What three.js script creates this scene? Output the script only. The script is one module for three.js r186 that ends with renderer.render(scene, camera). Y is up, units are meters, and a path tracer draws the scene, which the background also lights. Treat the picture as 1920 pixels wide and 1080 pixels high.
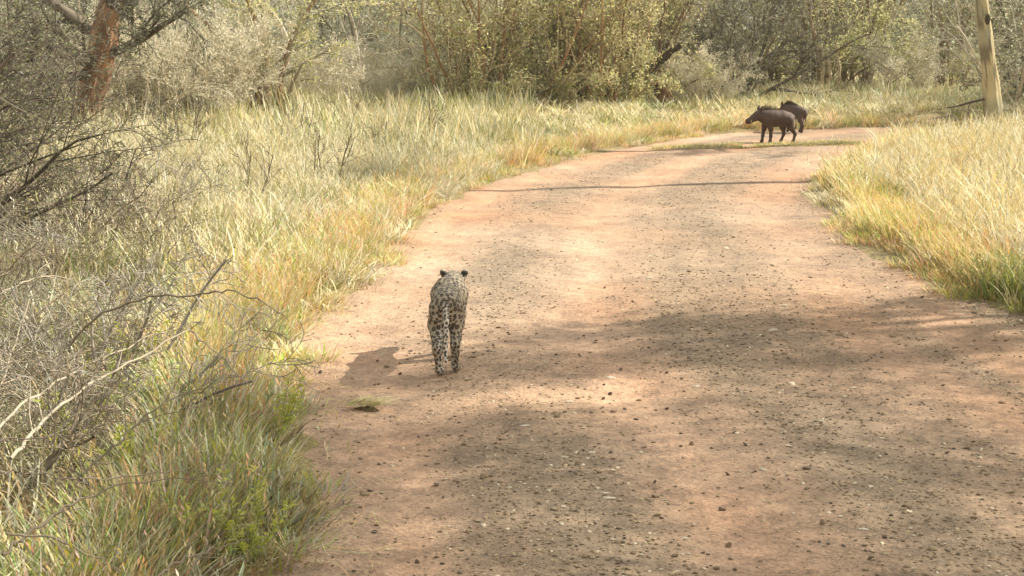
import * as THREE from 'three';

// ------------------------------------------------------------ camera, sky, sun, exposure
const scene = new THREE.Scene();
const CAM_H = 2.3, F = 2800, W = 1920, H = 1080, HORIZON = 40;
const PITCH = Math.atan((H / 2 - HORIZON) / F);
const camera = new THREE.PerspectiveCamera(2 * Math.atan(H / 2 / F) * 180 / Math.PI, 16 / 9, 0.1, 3000);
camera.position.set(0, CAM_H, 0);
camera.rotation.set(-PITCH, 0, 0);
camera.updateMatrixWorld(true);
scene.add(camera);

const SKY = 0.8;
const SUN_EL = 40 * Math.PI / 180;
const sunDir = new THREE.Vector3(0.956 * Math.cos(SUN_EL), Math.sin(SUN_EL), -0.36 * Math.cos(SUN_EL)).normalize();
{ // hazy warm sky: bright band near the horizon, soft blue grey above
  const w = 256, h = 128, data = new Float32Array(w * h * 4);
  for (let y = 0; y < h; y++) for (let x = 0; x < w; x++) {
    const el = (y + 0.5) / h * Math.PI - Math.PI / 2, t = Math.pow(Math.max(0, Math.sin(el)), 0.6), i = (y * w + x) * 4;
    const hor = [1.08, 1.0, 0.84], zen = [0.52, 0.56, 0.58];
    for (let k = 0; k < 3; k++) data[i + k] = (hor[k] + (zen[k] - hor[k]) * t) * SKY;
    data[i + 3] = 1;
  }
  const t = new THREE.DataTexture(data, w, h, THREE.RGBAFormat, THREE.FloatType);
  t.mapping = THREE.EquirectangularReflectionMapping; t.magFilter = t.minFilter = THREE.LinearFilter; t.needsUpdate = true;
  scene.background = t; scene.environment = t;
}
const sun = new THREE.DirectionalLight(new THREE.Color().setRGB(1, 0.92, 0.79), 5);
sun.position.copy(sunDir).multiplyScalar(60).add(new THREE.Vector3(0, 0, -20));
sun.target.position.set(0, 0, -20);
sun.castShadow = true;
sun.shadow.mapSize.set(4096, 4096);
Object.assign(sun.shadow.camera, { left: -45, right: 45, top: 45, bottom: -45, near: 1, far: 160 });
sun.shadow.radius = 1.5;
scene.add(sun, sun.target);
scene.fog = new THREE.FogExp2(0xe6e6da, 0.0005);
const renderer = new THREE.WebGLRenderer();
renderer.toneMapping = THREE.LinearToneMapping;
renderer.toneMappingExposure = 1.88;
renderer.shadowMap.enabled = true;

// ------------------------------------------------------------ helpers
function rng32(seed) { let a = seed >>> 0; return () => { a = (a + 0x6D2B79F5) | 0; let t = Math.imul(a ^ (a >>> 15), 1 | a); t = (t + Math.imul(t ^ (t >>> 7), 61 | t)) ^ t; return ((t ^ (t >>> 14)) >>> 0) / 4294967296; }; }
const V = (x, y, z) => new THREE.Vector3(x, y, z);
const clamp = (x, a, b) => Math.min(b, Math.max(a, x));
const lerp = (a, b, t) => a + (b - a) * t;
const smooth = (a, b, x) => { const t = clamp((x - a) / (b - a), 0, 1); return t * t * (3 - 2 * t); };
function hash3(x, y, z) { let h = Math.imul(x, 374761393) ^ Math.imul(y, 668265263) ^ Math.imul(z, 1274126177); h = Math.imul(h ^ (h >>> 13), 1274126177); return ((h ^ (h >>> 16)) >>> 0) / 4294967296; }
function noise(x, y, z = 0) {
  const xi = Math.floor(x), yi = Math.floor(y), zi = Math.floor(z); let u = x - xi, v = y - yi, w = z - zi;
  u = u * u * (3 - 2 * u); v = v * v * (3 - 2 * v); w = w * w * (3 - 2 * w);
  const L = (a, b, t) => a + (b - a) * t, h = (i, j, k) => hash3(xi + i, yi + j, zi + k);
  return L(L(L(h(0, 0, 0), h(1, 0, 0), u), L(h(0, 1, 0), h(1, 1, 0), u), v), L(L(h(0, 0, 1), h(1, 0, 1), u), L(h(0, 1, 1), h(1, 1, 1), u), v), w);
}
const fbm = (x, y, z = 0, o = 4) => { let s = 0, a = 0.5, n = 0; for (let i = 0; i < o; i++) { s += a * noise(x, y, z); n += a; a *= 0.5; x *= 2.03; y *= 2.03; z *= 2.03; } return s / n; };
// the ray of a photograph pixel, met with the plane y = h, or at the distance d from the camera along -z
function ray(px, py) { return V((px - W / 2) / F, -(py - H / 2) / F, -1).applyQuaternion(camera.quaternion); }
function onGround(px, py, h = 0) { const r = ray(px, py); return r.multiplyScalar((h - CAM_H) / r.y).add(camera.position); }
function atDepth(px, py, d) { const r = ray(px, py); return r.multiplyScalar(d / -r.z).add(camera.position); }
function table(points) { // piecewise linear y(x)
  const p = points.slice().sort((a, b) => a[0] - b[0]);
  return x => {
    if (x <= p[0][0]) return p[0][1]; if (x >= p[p.length - 1][0]) return p[p.length - 1][1];
    let i = 1; while (p[i][0] < x) i++;
    return lerp(p[i - 1][1], p[i][1], (x - p[i - 1][0]) / (p[i][0] - p[i - 1][0]));
  };
}
const used = {};
function unique(name) { const n = used[name] = (used[name] ?? -1) + 1; return n ? `${name}_${String(n).padStart(3, '0')}` : name; }
function tag(o, label, category, group, kind) { o.userData = { label, category }; if (group) o.userData.group = group; if (kind) o.userData.kind = kind; return o; }
function shadows(o) { o.traverse(m => { if (m.isMesh) { m.castShadow = true; m.receiveShadow = true; } }); return o; }
function thing(name, position = [0, 0, 0], turn = 0) { const g = new THREE.Group(); g.name = unique(name); g.position.set(...position); g.rotation.y = turn; scene.add(g); return g; }
function part(name, geometry, material, parent, kind) { const m = new THREE.Mesh(geometry, material); m.name = name; if (kind) m.userData.kind = kind; parent.add(m); return shadows(m); }
function copyOf(proto, position, turn, scale, label, category, group) {
  const c = proto.clone(); c.name = unique(proto.name.replace(/_\d{3}$/, '')); c.position.set(...position); c.rotation.y = turn;
  Array.isArray(scale) ? c.scale.set(...scale) : c.scale.setScalar(scale); tag(c, label, category, group); scene.add(c); return c;
}
class Build {
  constructor() { this.p = []; this.n = []; this.c = []; this.u = []; this.i = []; }
  vertex(p, n, c, u = 0, v = 0) { this.p.push(p.x, p.y, p.z); this.n.push(n.x, n.y, n.z); this.c.push(c[0], c[1], c[2]); this.u.push(u, v); return this.p.length / 3 - 1; }
  tube(pts, radii, sides, color, rough = 0, seed = 0) { // color: [r,g,b] or (t, angle, point) => [r,g,b]
    const n = pts.length; let side = V(0.3, 0.1, 1); const start = this.p.length / 3; let along = 0;
    for (let k = 0; k < n; k++) {
      const d = pts[Math.min(n - 1, k + 1)].clone().sub(pts[Math.max(0, k - 1)]).normalize();
      if (k) along += pts[k].distanceTo(pts[k - 1]);
      side.addScaledVector(d, -side.dot(d)); if (side.lengthSq() < 1e-6) side.set(d.y, -d.x, 0.01); side.normalize();
      const up = d.clone().cross(side);
      for (let s = 0; s <= sides; s++) {
        const a = s % sides / sides * Math.PI * 2;
        const nn = side.clone().multiplyScalar(Math.cos(a)).addScaledVector(up, Math.sin(a));
        let r = radii[k];
        if (rough) r *= 1 + rough * (fbm(Math.cos(a) * 2.2 + seed, Math.sin(a) * 2.2, along * 1.2, 3) - 0.5) * 2 + rough * 0.9 * (noise(Math.cos(a) * 6 + seed, Math.sin(a) * 6, along * 2.2) - 0.5);
        const q = pts[k].clone().addScaledVector(nn, r);
        this.vertex(q, nn, typeof color === 'function' ? color(k / (n - 1), a, q) : color, s / sides * radii[0] * 6.28, along);
      }
    }
    for (let k = 0; k < n - 1; k++) for (let s = 0; s < sides; s++) {
      const a = start + k * (sides + 1) + s, b = a + 1, c = a + sides + 1, d = c + 1; this.i.push(a, b, c, b, d, c);
    }
    return this;
  }
  leaf(at, dir, side, length, width, color, bend = 0) { // a folded diamond, two faces
    const n = side.clone().cross(dir).normalize(), b = at.clone().addScaledVector(dir, length * 0.5).addScaledVector(n, bend * length);
    const t = at.clone().addScaledVector(dir, length);
    const i0 = this.vertex(at, n, color), i1 = this.vertex(b.clone().addScaledVector(side, width / 2), n, color), i2 = this.vertex(t, n, color), i3 = this.vertex(b.addScaledVector(side, -width / 2), n, color);
    this.i.push(i0, i1, i2, i0, i2, i3); return this;
  }
  blade(at, dir, lean, length, width, color, segs = 3) { // a tapered bending strip
    const side = V(-lean.z, 0, lean.x).normalize(); let p = at.clone(), d = dir.clone(), prev;
    for (let k = 0; k <= segs; k++) {
      const w = width * (k === segs ? 0 : 1 - 0.55 * k / segs), n = d.clone().cross(side).normalize();
      const a = this.vertex(p.clone().addScaledVector(side, w / 2), n, color), b = k === segs ? a : this.vertex(p.clone().addScaledVector(side, -w / 2), n, color);
      if (prev) { this.i.push(prev[0], prev[1], a); if (k < segs) this.i.push(prev[1], b, a); }
      prev = [a, b]; p.addScaledVector(d, length / segs); d.addScaledVector(lean, 1 / segs).normalize();
    }
    return p;
  }
  get triangles() { return this.i.length / 3; }
  geometry(recompute) {
    const g = new THREE.BufferGeometry();
    g.setAttribute('position', new THREE.Float32BufferAttribute(this.p, 3)); g.setAttribute('normal', new THREE.Float32BufferAttribute(this.n, 3));
    g.setAttribute('color', new THREE.Float32BufferAttribute(this.c, 3)); g.setAttribute('uv', new THREE.Float32BufferAttribute(this.u, 2)); g.setIndex(this.i);
    if (recompute) g.computeVertexNormals(); return g;
  }
}
function grainTexture(size, f) {
  const d = new Uint8Array(size * size * 4);
  for (let y = 0; y < size; y++) for (let x = 0; x < size; x++) { const v = clamp(f(x / size, y / size), 0, 1) * 255, i = (y * size + x) * 4; d[i] = d[i + 1] = d[i + 2] = v; d[i + 3] = 255; }
  const t = new THREE.DataTexture(d, size, size); t.wrapS = t.wrapT = THREE.RepeatWrapping; t.magFilter = THREE.LinearFilter; t.minFilter = THREE.LinearMipmapLinearFilter; t.generateMipmaps = true; t.needsUpdate = true; return t;
}
const wrapNoise = (x, y, n, s) => { // tiling value noise with n cells
  const xi = Math.floor(x * n), yi = Math.floor(y * n); let u = x * n - xi, v = y * n - yi; u = u * u * (3 - 2 * u); v = v * v * (3 - 2 * v);
  const h = (i, j) => hash3((xi + i) % n, (yi + j) % n, s); return lerp(lerp(h(0, 0), h(1, 0), u), lerp(h(0, 1), h(1, 1), u), v);
};
const gravelGrain = grainTexture(1024, (x, y) => 0.36 + 0.22 * wrapNoise(x, y, 8, 1) + 0.26 * wrapNoise(x, y, 37, 2) + 0.34 * wrapNoise(x, y, 128, 3) + 0.30 * wrapNoise(x, y, 300, 4) - 0.14);
const barkGrain = grainTexture(512, (x, y) => 0.35 + 0.4 * wrapNoise(x, y * 0.999, 24, 5) + 0.35 * wrapNoise(x, y, 90, 6));
const bumpOf = (t, rep) => { const c = t.clone(); c.repeat.set(rep, rep); c.needsUpdate = true; return c; };
const std = o => new THREE.MeshStandardMaterial({ roughness: 0.95, metalness: 0, vertexColors: true, ...o });
const M = {
  road: std({ map: bumpOf(gravelGrain, 0.45), bumpMap: bumpOf(gravelGrain, 0.45), bumpScale: 0.012 }),
  soil: std({ map: bumpOf(gravelGrain, 0.3), bumpMap: bumpOf(gravelGrain, 0.3), bumpScale: 0.02, side: THREE.DoubleSide }),
  stone: std({ vertexColors: false, roughness: 0.85 }),
  grass: new THREE.MeshPhysicalMaterial({ vertexColors: true, roughness: 1, side: THREE.DoubleSide, transmission: 0.22, thickness: 0 }),
  leaf: new THREE.MeshPhysicalMaterial({ vertexColors: true, roughness: 1, side: THREE.DoubleSide, transmission: 0.6, thickness: 0 }),
  bark: std({ bumpMap: barkGrain, bumpScale: 0.01 }),
  twig: std({}),
  fur: std({ roughness: 0.8 }),
  hide: std({ roughness: 0.75 }),
  hair: std({ side: THREE.DoubleSide }),
  tusk: std({ vertexColors: false, color: new THREE.Color().setRGB(0.6, 0.52, 0.36), roughness: 0.5 }),
  eye: std({ vertexColors: false, color: new THREE.Color().setRGB(0.02, 0.015, 0.01), roughness: 0.15 }),
};

// ------------------------------------------------------------ road and ground
const worldXZ = list => list.map(([px, py]) => { const g = onGround(px, py); return [-g.z, g.x]; });
const leftEdge = table([[-20, -1.4], [3, -1.15], ...worldXZ([[556, 1080], [585, 960], [592, 860], [585, 760], [570, 700], [572, 640], [592, 600], [680, 530], [735, 480], [782, 420], [828, 386], [900, 353], [1000, 322], [1090, 294], [1200, 274], [1275, 260], [1400, 246], [1680, 236]]), [34.2, 16], [35, 40]]);
const rightEdge = table([[-20, 4.0], [3, 4.1], [8, 4.25], ...worldXZ([[1925, 592], [1780, 550], [1640, 480], [1560, 420], [1512, 362], [1530, 335], [1600, 290], [1680, 264]]), [30.2, 13], [31.2, 22], [32, 48]]);
const roadOut = (x, z) => { const d = -z; if (d > 35) return Math.max(0.5, d - 34.5); return Math.max(leftEdge(d) - x, x - rightEdge(d)); };
const bumps = (x, z) => (fbm(x * 0.35 + 7, z * 0.35, 1) - 0.5) * 0.22;
function roadY(x, z) {
  const s = x - leftEdge(-z), rut = (c, w) => Math.exp(-(((s - c) / w) ** 2));
  return -0.02 * (rut(0.5, 0.3) + rut(2.05, 0.35) + rut(4.3, 0.4)) + (fbm(x * 2.1, z * 2.1, 4) - 0.5) * 0.02 + (noise(x * 7, z * 7, 2) - 0.5) * 0.006;
}
const rise = (x, z, out) => (x < leftEdge(-z) ? 0.15 * smooth(1, 9, out) * smooth(10, 20, -z) : 0.1 * smooth(1, 6, out)) * (1 - 0.5 * smooth(36, 60, -z));
function groundY(x, z) {
  const out = roadOut(x, z);
  return out < 0 ? lerp(0, -0.07, smooth(0, 0.25, -out)) : 0.16 * smooth(0, 2.2, out) + rise(x, z, out) + bumps(x, z) * smooth(0, 1.5, out) + 0.01;
}
const surfaceY = (x, z) => roadOut(x, z) < 0 ? roadY(x, z) : groundY(x, z);
{
  const axis = (n, reach, tight) => Array.from({ length: n + 1 }, (_, k) => { const t = (k / n) * 2 - 1; return Math.sinh(t * tight) / Math.sinh(tight) * reach; });
  const xs = axis(220, 420, 4.6), zs = axis(260, 420, 4.6).map(z => z - 16), b = new Build();
  for (const z of zs) for (const x of xs) {
    const g = fbm(x * 0.5, z * 0.5, 9), h = fbm(x * 2.3, z * 2.3, 3);
    b.vertex(V(x, groundY(x, z), z), V(0, 1, 0), [0.20 + 0.1 * g + 0.06 * h, 0.15 + 0.08 * g + 0.05 * h, 0.075 + 0.03 * h], x, z);
  }
  for (let j = 0; j < zs.length - 1; j++) for (let i = 0; i < xs.length - 1; i++) { const a = j * xs.length + i, c = a + xs.length; b.i.push(a, c, a + 1, a + 1, c, c + 1); }
  const m = part('ground', b.geometry(true), M.soil, scene); m.userData = { kind: 'structure' };
}
const red = [0.36, 0.195, 0.105], tan = [0.39, 0.27, 0.182], grey = [0.188, 0.144, 0.094];
function gravelShare(x, z) { // 0 = smooth wheel track, 1 = loose grey gravel
  const s = x - leftEdge(-z), rut = (c, w) => Math.exp(-(((s - c) / w) ** 2));
  const track = Math.max(rut(0.35, 0.42), 0.95 * rut(2.05, 0.42), 0.7 * rut(4.1, 0.45), 0.6 * rut(4.9, 0.4));
  return clamp((1 - track) * 0.86 + (fbm(x * 0.9, z * 0.55, 11) - 0.5) * 0.7 + (fbm(s * 4, z * 0.3, 13, 3) - 0.5) * 0.6, 0, 1);
}
{
  const b = new Build(), rows = 520, cols = 56;
  for (let j = 0; j <= rows; j++) {
    const d = -14 + 49 * Math.pow(j / rows, 1.0), l = leftEdge(d), r = rightEdge(d);
    for (let i = 0; i <= cols; i++) {
      const u = i / cols, x = lerp(l - 0.12, r + 0.12, u), z = -d, g = gravelShare(x, z);
      const n1 = fbm(x * 3.1, z * 3.1, 5), n2 = fbm(x * 0.5, z * 0.5, 8), base = [0, 1, 2].map(k => lerp(lerp(red[k], tan[k], clamp((n2 - 0.5) * 2.2 + 0.45, 0, 1)), grey[k], g * 0.8));
      const st = fbm((x - l) * 7, z * 0.35, 14, 3), t = 0.68 + 0.4 * n1 + 0.3 * st;
      b.vertex(V(x, roadY(x, z), z), V(0, 1, 0), base.map(c => c * t * 1.3), x, z);
    }
  }
  for (let j = 0; j < rows; j++) for (let i = 0; i < cols; i++) { const a = j * (cols + 1) + i, c = a + cols + 1; b.i.push(a, a + 1, c, a + 1, c + 1, c); }
  const m = part('dirt_road', b.geometry(true), M.road, scene); m.userData = { kind: 'structure' };
}

// ------------------------------------------------------------ growing woody plants
function wander(rand, start, dir, length, segs, jitter, pull) {
  const pts = [start.clone()]; let d = dir.clone().normalize(), p = start.clone();
  for (let k = 0; k < segs; k++) {
    d.add(V((rand() - 0.5) * jitter, (rand() - 0.5) * jitter, (rand() - 0.5) * jitter)); d.y += pull / segs; d.normalize();
    p = p.clone().addScaledVector(d, length / segs); pts.push(p);
  }
  return pts;
}
function outward(rand, d, angle) { // d turned by about the angle towards any side
  const s = V(rand() - 0.5, rand() - 0.5, rand() - 0.5); s.addScaledVector(d, -s.dot(d)).normalize();
  return d.clone().multiplyScalar(Math.cos(angle)).addScaledVector(s, Math.sin(angle)).normalize();
}
// o: { levels, kids[], ratio, angle, jitter, pull, radius ratio, leaves, leafSize, leafColor(rand), barkColor(rand) }
function sprout(rand, o, twigs, leaves, pts, r0, r1, length, level) {
  const kids = o.kids[level] ?? 0;
  for (let k = 0; k < kids; k++) {
    const t = lerp(o.from ?? 0.3, 1, (k + rand()) / kids), f = t * (pts.length - 1), i = Math.min(pts.length - 2, Math.floor(f));
    const at = pts[i].clone().lerp(pts[i + 1], f - i), along = pts[i + 1].clone().sub(pts[i]).normalize();
    const d = outward(rand, along, o.angle * (0.6 + 0.7 * rand())); d.y += o.lift ?? 0; d.normalize();
    const len = length * o.ratio * (0.6 + 0.7 * rand()) * (1.15 - 0.5 * t), rr = Math.max(o.thin ?? 0.004, lerp(r0, r1, t) * (o.slim ?? 0.55)), re = Math.max((o.thin ?? 0.004) * 0.7, rr * 0.4);
    const segs = level >= 2 ? 3 : 4, q = wander(rand, at, d, len, segs, o.jitter, o.pull);
    if (o.floor !== undefined) for (const v of q) v.y = Math.max(v.y, o.floor);
    twigs.tube(q, q.map((_, j) => lerp(rr, re, j / segs)), level >= 1 ? 3 : 5, o.bark(rand));
    if (level + 1 < o.kids.length) sprout(rand, o, twigs, leaves, q, rr, re, len, level + 1);
    if (leaves && level >= o.kids.length - (o.leafLevels ?? 1)) {
      for (let m = 0; m < o.leaves; m++) {
        const f2 = rand() * (q.length - 1), i2 = Math.min(q.length - 2, Math.floor(f2)), p = q[i2].clone().lerp(q[i2 + 1], f2 - i2);
        const sp = o.spread ?? 0.05; p.add(V((rand() - 0.5) * sp, (rand() - 0.5) * sp, (rand() - 0.5) * sp));
        const ld = V(rand() - 0.5, rand() - 0.35, rand() - 0.5).normalize(), ls = outward(rand, ld, Math.PI / 2), sz = o.leafSize * (0.6 + 0.8 * rand());
        leaves.leaf(p, ld, ls, sz, sz * (o.leafWide ?? 0.5), o.leafColor(rand), 0.12);
      }
    }
  }
}
const tint = (c, rand, v) => { const k = 1 + (rand() - 0.5) * v; return [c[0] * k * (1 + (rand() - 0.5) * 0.12), c[1] * k, c[2] * k * (1 + (rand() - 0.5) * 0.12)]; };
const mixOf = (list, v = 0.5) => rand => { let w = rand() * list.reduce((a, b) => a + b[1], 0); for (const [c, k] of list) if ((w -= k) <= 0) return tint(c, rand, v); return list[0][0]; };
function woody(name, seed, stems, o) { // stems: [x, z, lean x, lean z, length, radius]
  const rand = rng32(seed), g = thing(name), twigs = new Build(), leaves = new Build();
  for (const [x, z, lx, lz, len, r] of stems) {
    const segs = 9, pts = wander(rand, V(x, -0.15, z), V(lx, 1, lz), len, segs, o.stemJitter ?? 0.3, o.stemPull ?? 0.1), radii = pts.map((_, k) => lerp(r, Math.max(0.006, r * 0.3), k / segs));
    const c = o.stemBark(rand), s = new Build().tube(pts, radii, 9, (t, a, q) => { const k = 0.7 + 0.6 * noise(q.x * 30, q.y * 7, q.z * 30); return c.map(v => v * k); }, 0.25, seed);
    part('stem', s.geometry(), M.bark, g);
    sprout(rand, o, twigs, leaves, pts, r, r * 0.3, len, 0);
  }
  if (twigs.triangles) part('twigs', twigs.geometry(), M.twig, g, 'stuff');
  if (leaves.triangles) part('foliage', leaves.geometry(true), M.leaf, g, 'stuff');
  return g;
}
const ringStems = (rand, n, spread, lean, len, r) => Array.from({ length: n }, (_, k) => { const a = (k + rand() * 0.7) / n * 6.283, s = spread * (0.3 + 0.7 * rand()), l = lean * (0.3 + 0.9 * rand()); return [Math.cos(a) * s, Math.sin(a) * s, Math.cos(a) * l, Math.sin(a) * l, len * (0.75 + 0.45 * rand()), r * (0.7 + 0.6 * rand())]; });
const olive = mixOf([[[0.5, 0.49, 0.2], 4], [[0.62, 0.58, 0.28], 3], [[0.34, 0.36, 0.13], 2], [[0.62, 0.53, 0.28], 1.2]]);
const sage = mixOf([[[0.47, 0.51, 0.34], 4], [[0.57, 0.6, 0.42], 3], [[0.33, 0.38, 0.24], 2]]);
const deep = mixOf([[[0.16, 0.18, 0.08], 4], [[0.25, 0.26, 0.12], 3], [[0.11, 0.125, 0.06], 2]]);
const bark = { brown: mixOf([[[0.28, 0.18, 0.10], 3], [[0.4, 0.29, 0.17], 2], [[0.16, 0.11, 0.07], 2]]), grey: mixOf([[[0.42, 0.37, 0.27], 3], [[0.54, 0.49, 0.37], 2], [[0.24, 0.21, 0.15], 2]]), dark: mixOf([[[0.085, 0.065, 0.045], 3], [[0.14, 0.11, 0.08], 2], [[0.2, 0.17, 0.12], 1]]), straw: mixOf([[[0.42, 0.33, 0.19], 3], [[0.55, 0.45, 0.28], 2], [[0.2, 0.14, 0.08], 2]]), dusk: mixOf([[[0.27, 0.24, 0.19], 3], [[0.38, 0.34, 0.27], 2], [[0.15, 0.13, 0.1], 2]]), pale: mixOf([[[0.6, 0.53, 0.38], 3], [[0.68, 0.62, 0.47], 2], [[0.4, 0.34, 0.23], 1]]), brush: mixOf([[[0.24, 0.19, 0.13], 3], [[0.36, 0.3, 0.21], 2], [[0.15, 0.115, 0.08], 2]]), orange: mixOf([[[0.32, 0.18, 0.085], 3], [[0.24, 0.14, 0.075], 2]]) };

// prototypes, four of leafy bush, two of bare bush
const leafyBush = (seed, n, lean, len, r, leaf, stemBark, more = {}) => woody('leafy_bush', seed, [...ringStems(rng32(seed + 1), n, 0.45, lean, len, r), ...ringStems(rng32(seed + 2), 7, 0.5, 1.5, len * 0.52, r * 0.6)], {
  kids: [7, 6, 5], from: 0.08, ratio: 0.46, angle: 0.85, jitter: 0.45, pull: 0.05, lift: 0.08, slim: 0.55, thin: 0.008, leaves: 3, leafLevels: 2, leafSize: 0.08, leafWide: 0.42, spread: 0.24, bark: bark.straw, stemBark, leafColor: leaf, floor: 0.1, ...more });
const protoOlive = leafyBush(11, 9, 0.6, 3.6, 0.05, olive, bark.orange);
const protoTall = leafyBush(23, 10, 0.22, 4.8, 0.055, olive, bark.brown, { from: 0.12, pull: 0.3, angle: 0.65, ratio: 0.36, bark: bark.grey });
const protoSage = leafyBush(37, 8, 0.7, 4.2, 0.06, sage, bark.grey, { bark: bark.grey });
const protoDeep = leafyBush(41, 8, 0.8, 4.4, 0.06, deep, bark.dark, { bark: bark.dark, leaves: 5 });
const bareBush = (seed, n, lean, len, r, b, leaf, more = {}) => woody('bare_bush', seed, ringStems(rng32(seed + 1), n, 0.3, lean, len, r), {
  kids: [8, 6, 4], from: 0.1, ratio: 0.5, angle: 0.75, jitter: 0.45, pull: -0.15, slim: 0.5, thin: 0.005, leaves: 2, leafSize: 0.05, leafWide: 0.4, spread: 0.1, bark: b, stemBark: b, leafColor: leaf, floor: 0.05, ...more });
const protoGreyBare = bareBush(53, 9, 0.8, 3.0, 0.035, bark.grey, sage);
const protoDarkBare = bareBush(67, 9, 0.9, 2.6, 0.04, bark.dark, deep, { kids: [9, 7, 5], thin: 0.0045 });
const firstUse = new Set();
function plant(proto, px, py, turn, scale, label, category, group, d) {
  const g = d === undefined ? onGround(px, py) : atDepth(px, 0, d); g.y = groundY(g.x, g.z);
  if (!firstUse.has(proto)) { firstUse.add(proto); proto.position.copy(g); proto.rotation.y = turn; Array.isArray(scale) ? proto.scale.set(...scale) : proto.scale.setScalar(scale); return tag(proto, label, category, group); }
  return copyOf(proto, g.toArray(), turn, scale, label, category, group);
}
const BUSH = 'bushes beyond the road';
// the central olive thicket
plant(protoOlive, 880, 226, 0.3, 0.95, 'dark-footed olive bush at the left end of the thicket with orange stems', 'bush', BUSH);
plant(protoOlive, 975, 222, 2.1, 1.05, 'dense olive green bush in the middle of the thicket with orange stems', 'bush', BUSH);
plant(protoTall, 1045, 216, 4.0, 0.9, 'tall olive bush with upright brown stems inside the thicket', 'bush', BUSH);
plant(protoOlive, 1130, 220, 3.3, 1.0, 'olive bush behind the pale forked dead stem', 'bush', BUSH);
plant(protoTall, 1215, 210, 1.0, 0.85, 'olive bush rising behind the charred leaning log', 'bush', BUSH);
// the right thicket
plant(protoDarkBare, 1385, 204, 0.6, 1.3, 'dark tangled leafless bush directly behind the warthogs', 'bush', BUSH);
plant(protoTall, 1440, 186, 5.1, 1.1, 'tall feathery bush with upright stems behind the dark tangled bush', 'bush', BUSH);
plant(protoTall, 1525, 188, 2.6, 1.15, 'tall feathery bush with sunlit bare stems at the bend of the road', 'bush', BUSH);
plant(protoTall, 1605, 184, 3.7, 1.05, 'tall feathery bush beside the gap in the far thicket', 'bush', BUSH);
plant(protoTall, 1780, 190, 0.2, 0.95, 'tall brown stemmed bush left of the pale yellow trunk', 'bush', BUSH);
plant(protoGreyBare, 1890, 226, 2.0, 1.25, 'grey twiggy leafless bush behind the pale yellow trunk', 'bush', BUSH);
plant(protoDeep, 1990, 210, 2.0, 1.0, 'dark green bush past the pale yellow trunk', 'bush', BUSH);
plant(protoGreyBare, 1300, 200, 1.2, 1.15, 'grey leafless bush between the charred log and the dark tangled bush', 'bush', BUSH);
// left middle ground
plant(protoGreyBare, 255, 238, 4.4, 1.15, 'pale grey leafless bush right of the red barked trunk', 'bush', BUSH);
plant(protoGreyBare, 395, 226, 5.5, 1.2, 'pale grey leafless bush left of the twin stemmed tree', 'bush', BUSH);
plant(protoSage, 620, 204, 1.4, 1.0, 'grey green bush right of the twin stemmed tree', 'bush', BUSH);
plant(protoGreyBare, 730, 212, 3.0, 1.25, 'hazy grey leafless bush left of the olive thicket', 'bush', BUSH);
plant(protoGreyBare, 320, 262, 0.4, 0.7, 'low pale leafless bush in front of the twin stemmed tree', 'bush', BUSH);
plant(protoGreyBare, 120, 232, 2.4, 1.0, 'pale grey leafless bush behind the red barked trunk', 'bush', BUSH);
plant(protoSage, 480, 196, 3.1, 0.95, 'grey green bush directly behind the twin stemmed tree', 'bush', BUSH);
plant(protoSage, 790, 200, 5.2, 0.9, 'grey green bush left of the dark-footed olive bush', 'bush', BUSH);
const protoPale = woody('pale_bush', 59, ringStems(rng32(60), 11, 0.5, 0.75, 2.1, 0.02), { kids: [8, 6, 4], from: 0.15, ratio: 0.45, angle: 0.7, jitter: 0.4, pull: 0.1, slim: 0.55, thin: 0.0055, leaves: 4, leafSize: 0.05, leafWide: 0.35, spread: 0.16, bark: bark.pale, stemBark: bark.pale, leafColor: mixOf([[[0.66, 0.61, 0.45], 3], [[0.74, 0.68, 0.5], 2], [[0.5, 0.48, 0.33], 1]]), floor: 0.05 });
for (const [px, py, t, sc, where] of [[245, 268, 0, 1, 'right of the red barked trunk'], [310, 258, 2, 1.05, 'between the red barked trunk and the twin stemmed tree'], [375, 262, 4, 1, 'between the two trees on the left'], [430, 250, 1, 0.95, 'left of the twin stemmed tree'], [590, 240, 3, 0.75, 'right of the twin stemmed tree'], [680, 226, 5, 0.8, 'left of the olive thicket'], [760, 222, 0.5, 0.7, 'below the dark slanting branch'], [1320, 214, 2.2, 0.7, 'right of the rusty brown stump'], [1690, 196, 1.3, 0.75, 'in the gap of the far thicket']]) plant(protoPale, px, py, t, sc, 'straw pale twiggy dry bush ' + where, 'bush', 'pale dry bushes');
// closing wall of far bush
const far = rng32(99), farProtos = [protoSage, protoDeep, protoSage, protoOlive];
for (let k = 0; k < 30; k++) {
  const row = k % 2, d = 58 + row * 12 + far() * 8, x = -27 + k * 1.85 + far() * 1.5, p = farProtos[Math.floor(far() * 4)], g = V(x * (row ? 1.12 : 1), 0, -d); g.y = groundY(g.x, g.z);
  copyOf(p, g.toArray(), far() * 6.28, 1.25 + 0.35 * far(), p === protoOlive ? 'distant olive bush in the wall of scrub behind the thickets' : p === protoSage ? 'distant grey green bush in the wall of scrub behind the thickets' : 'distant dark green bush in the wall of scrub behind the thickets', 'bush', 'far wall of scrub');
}

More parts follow.
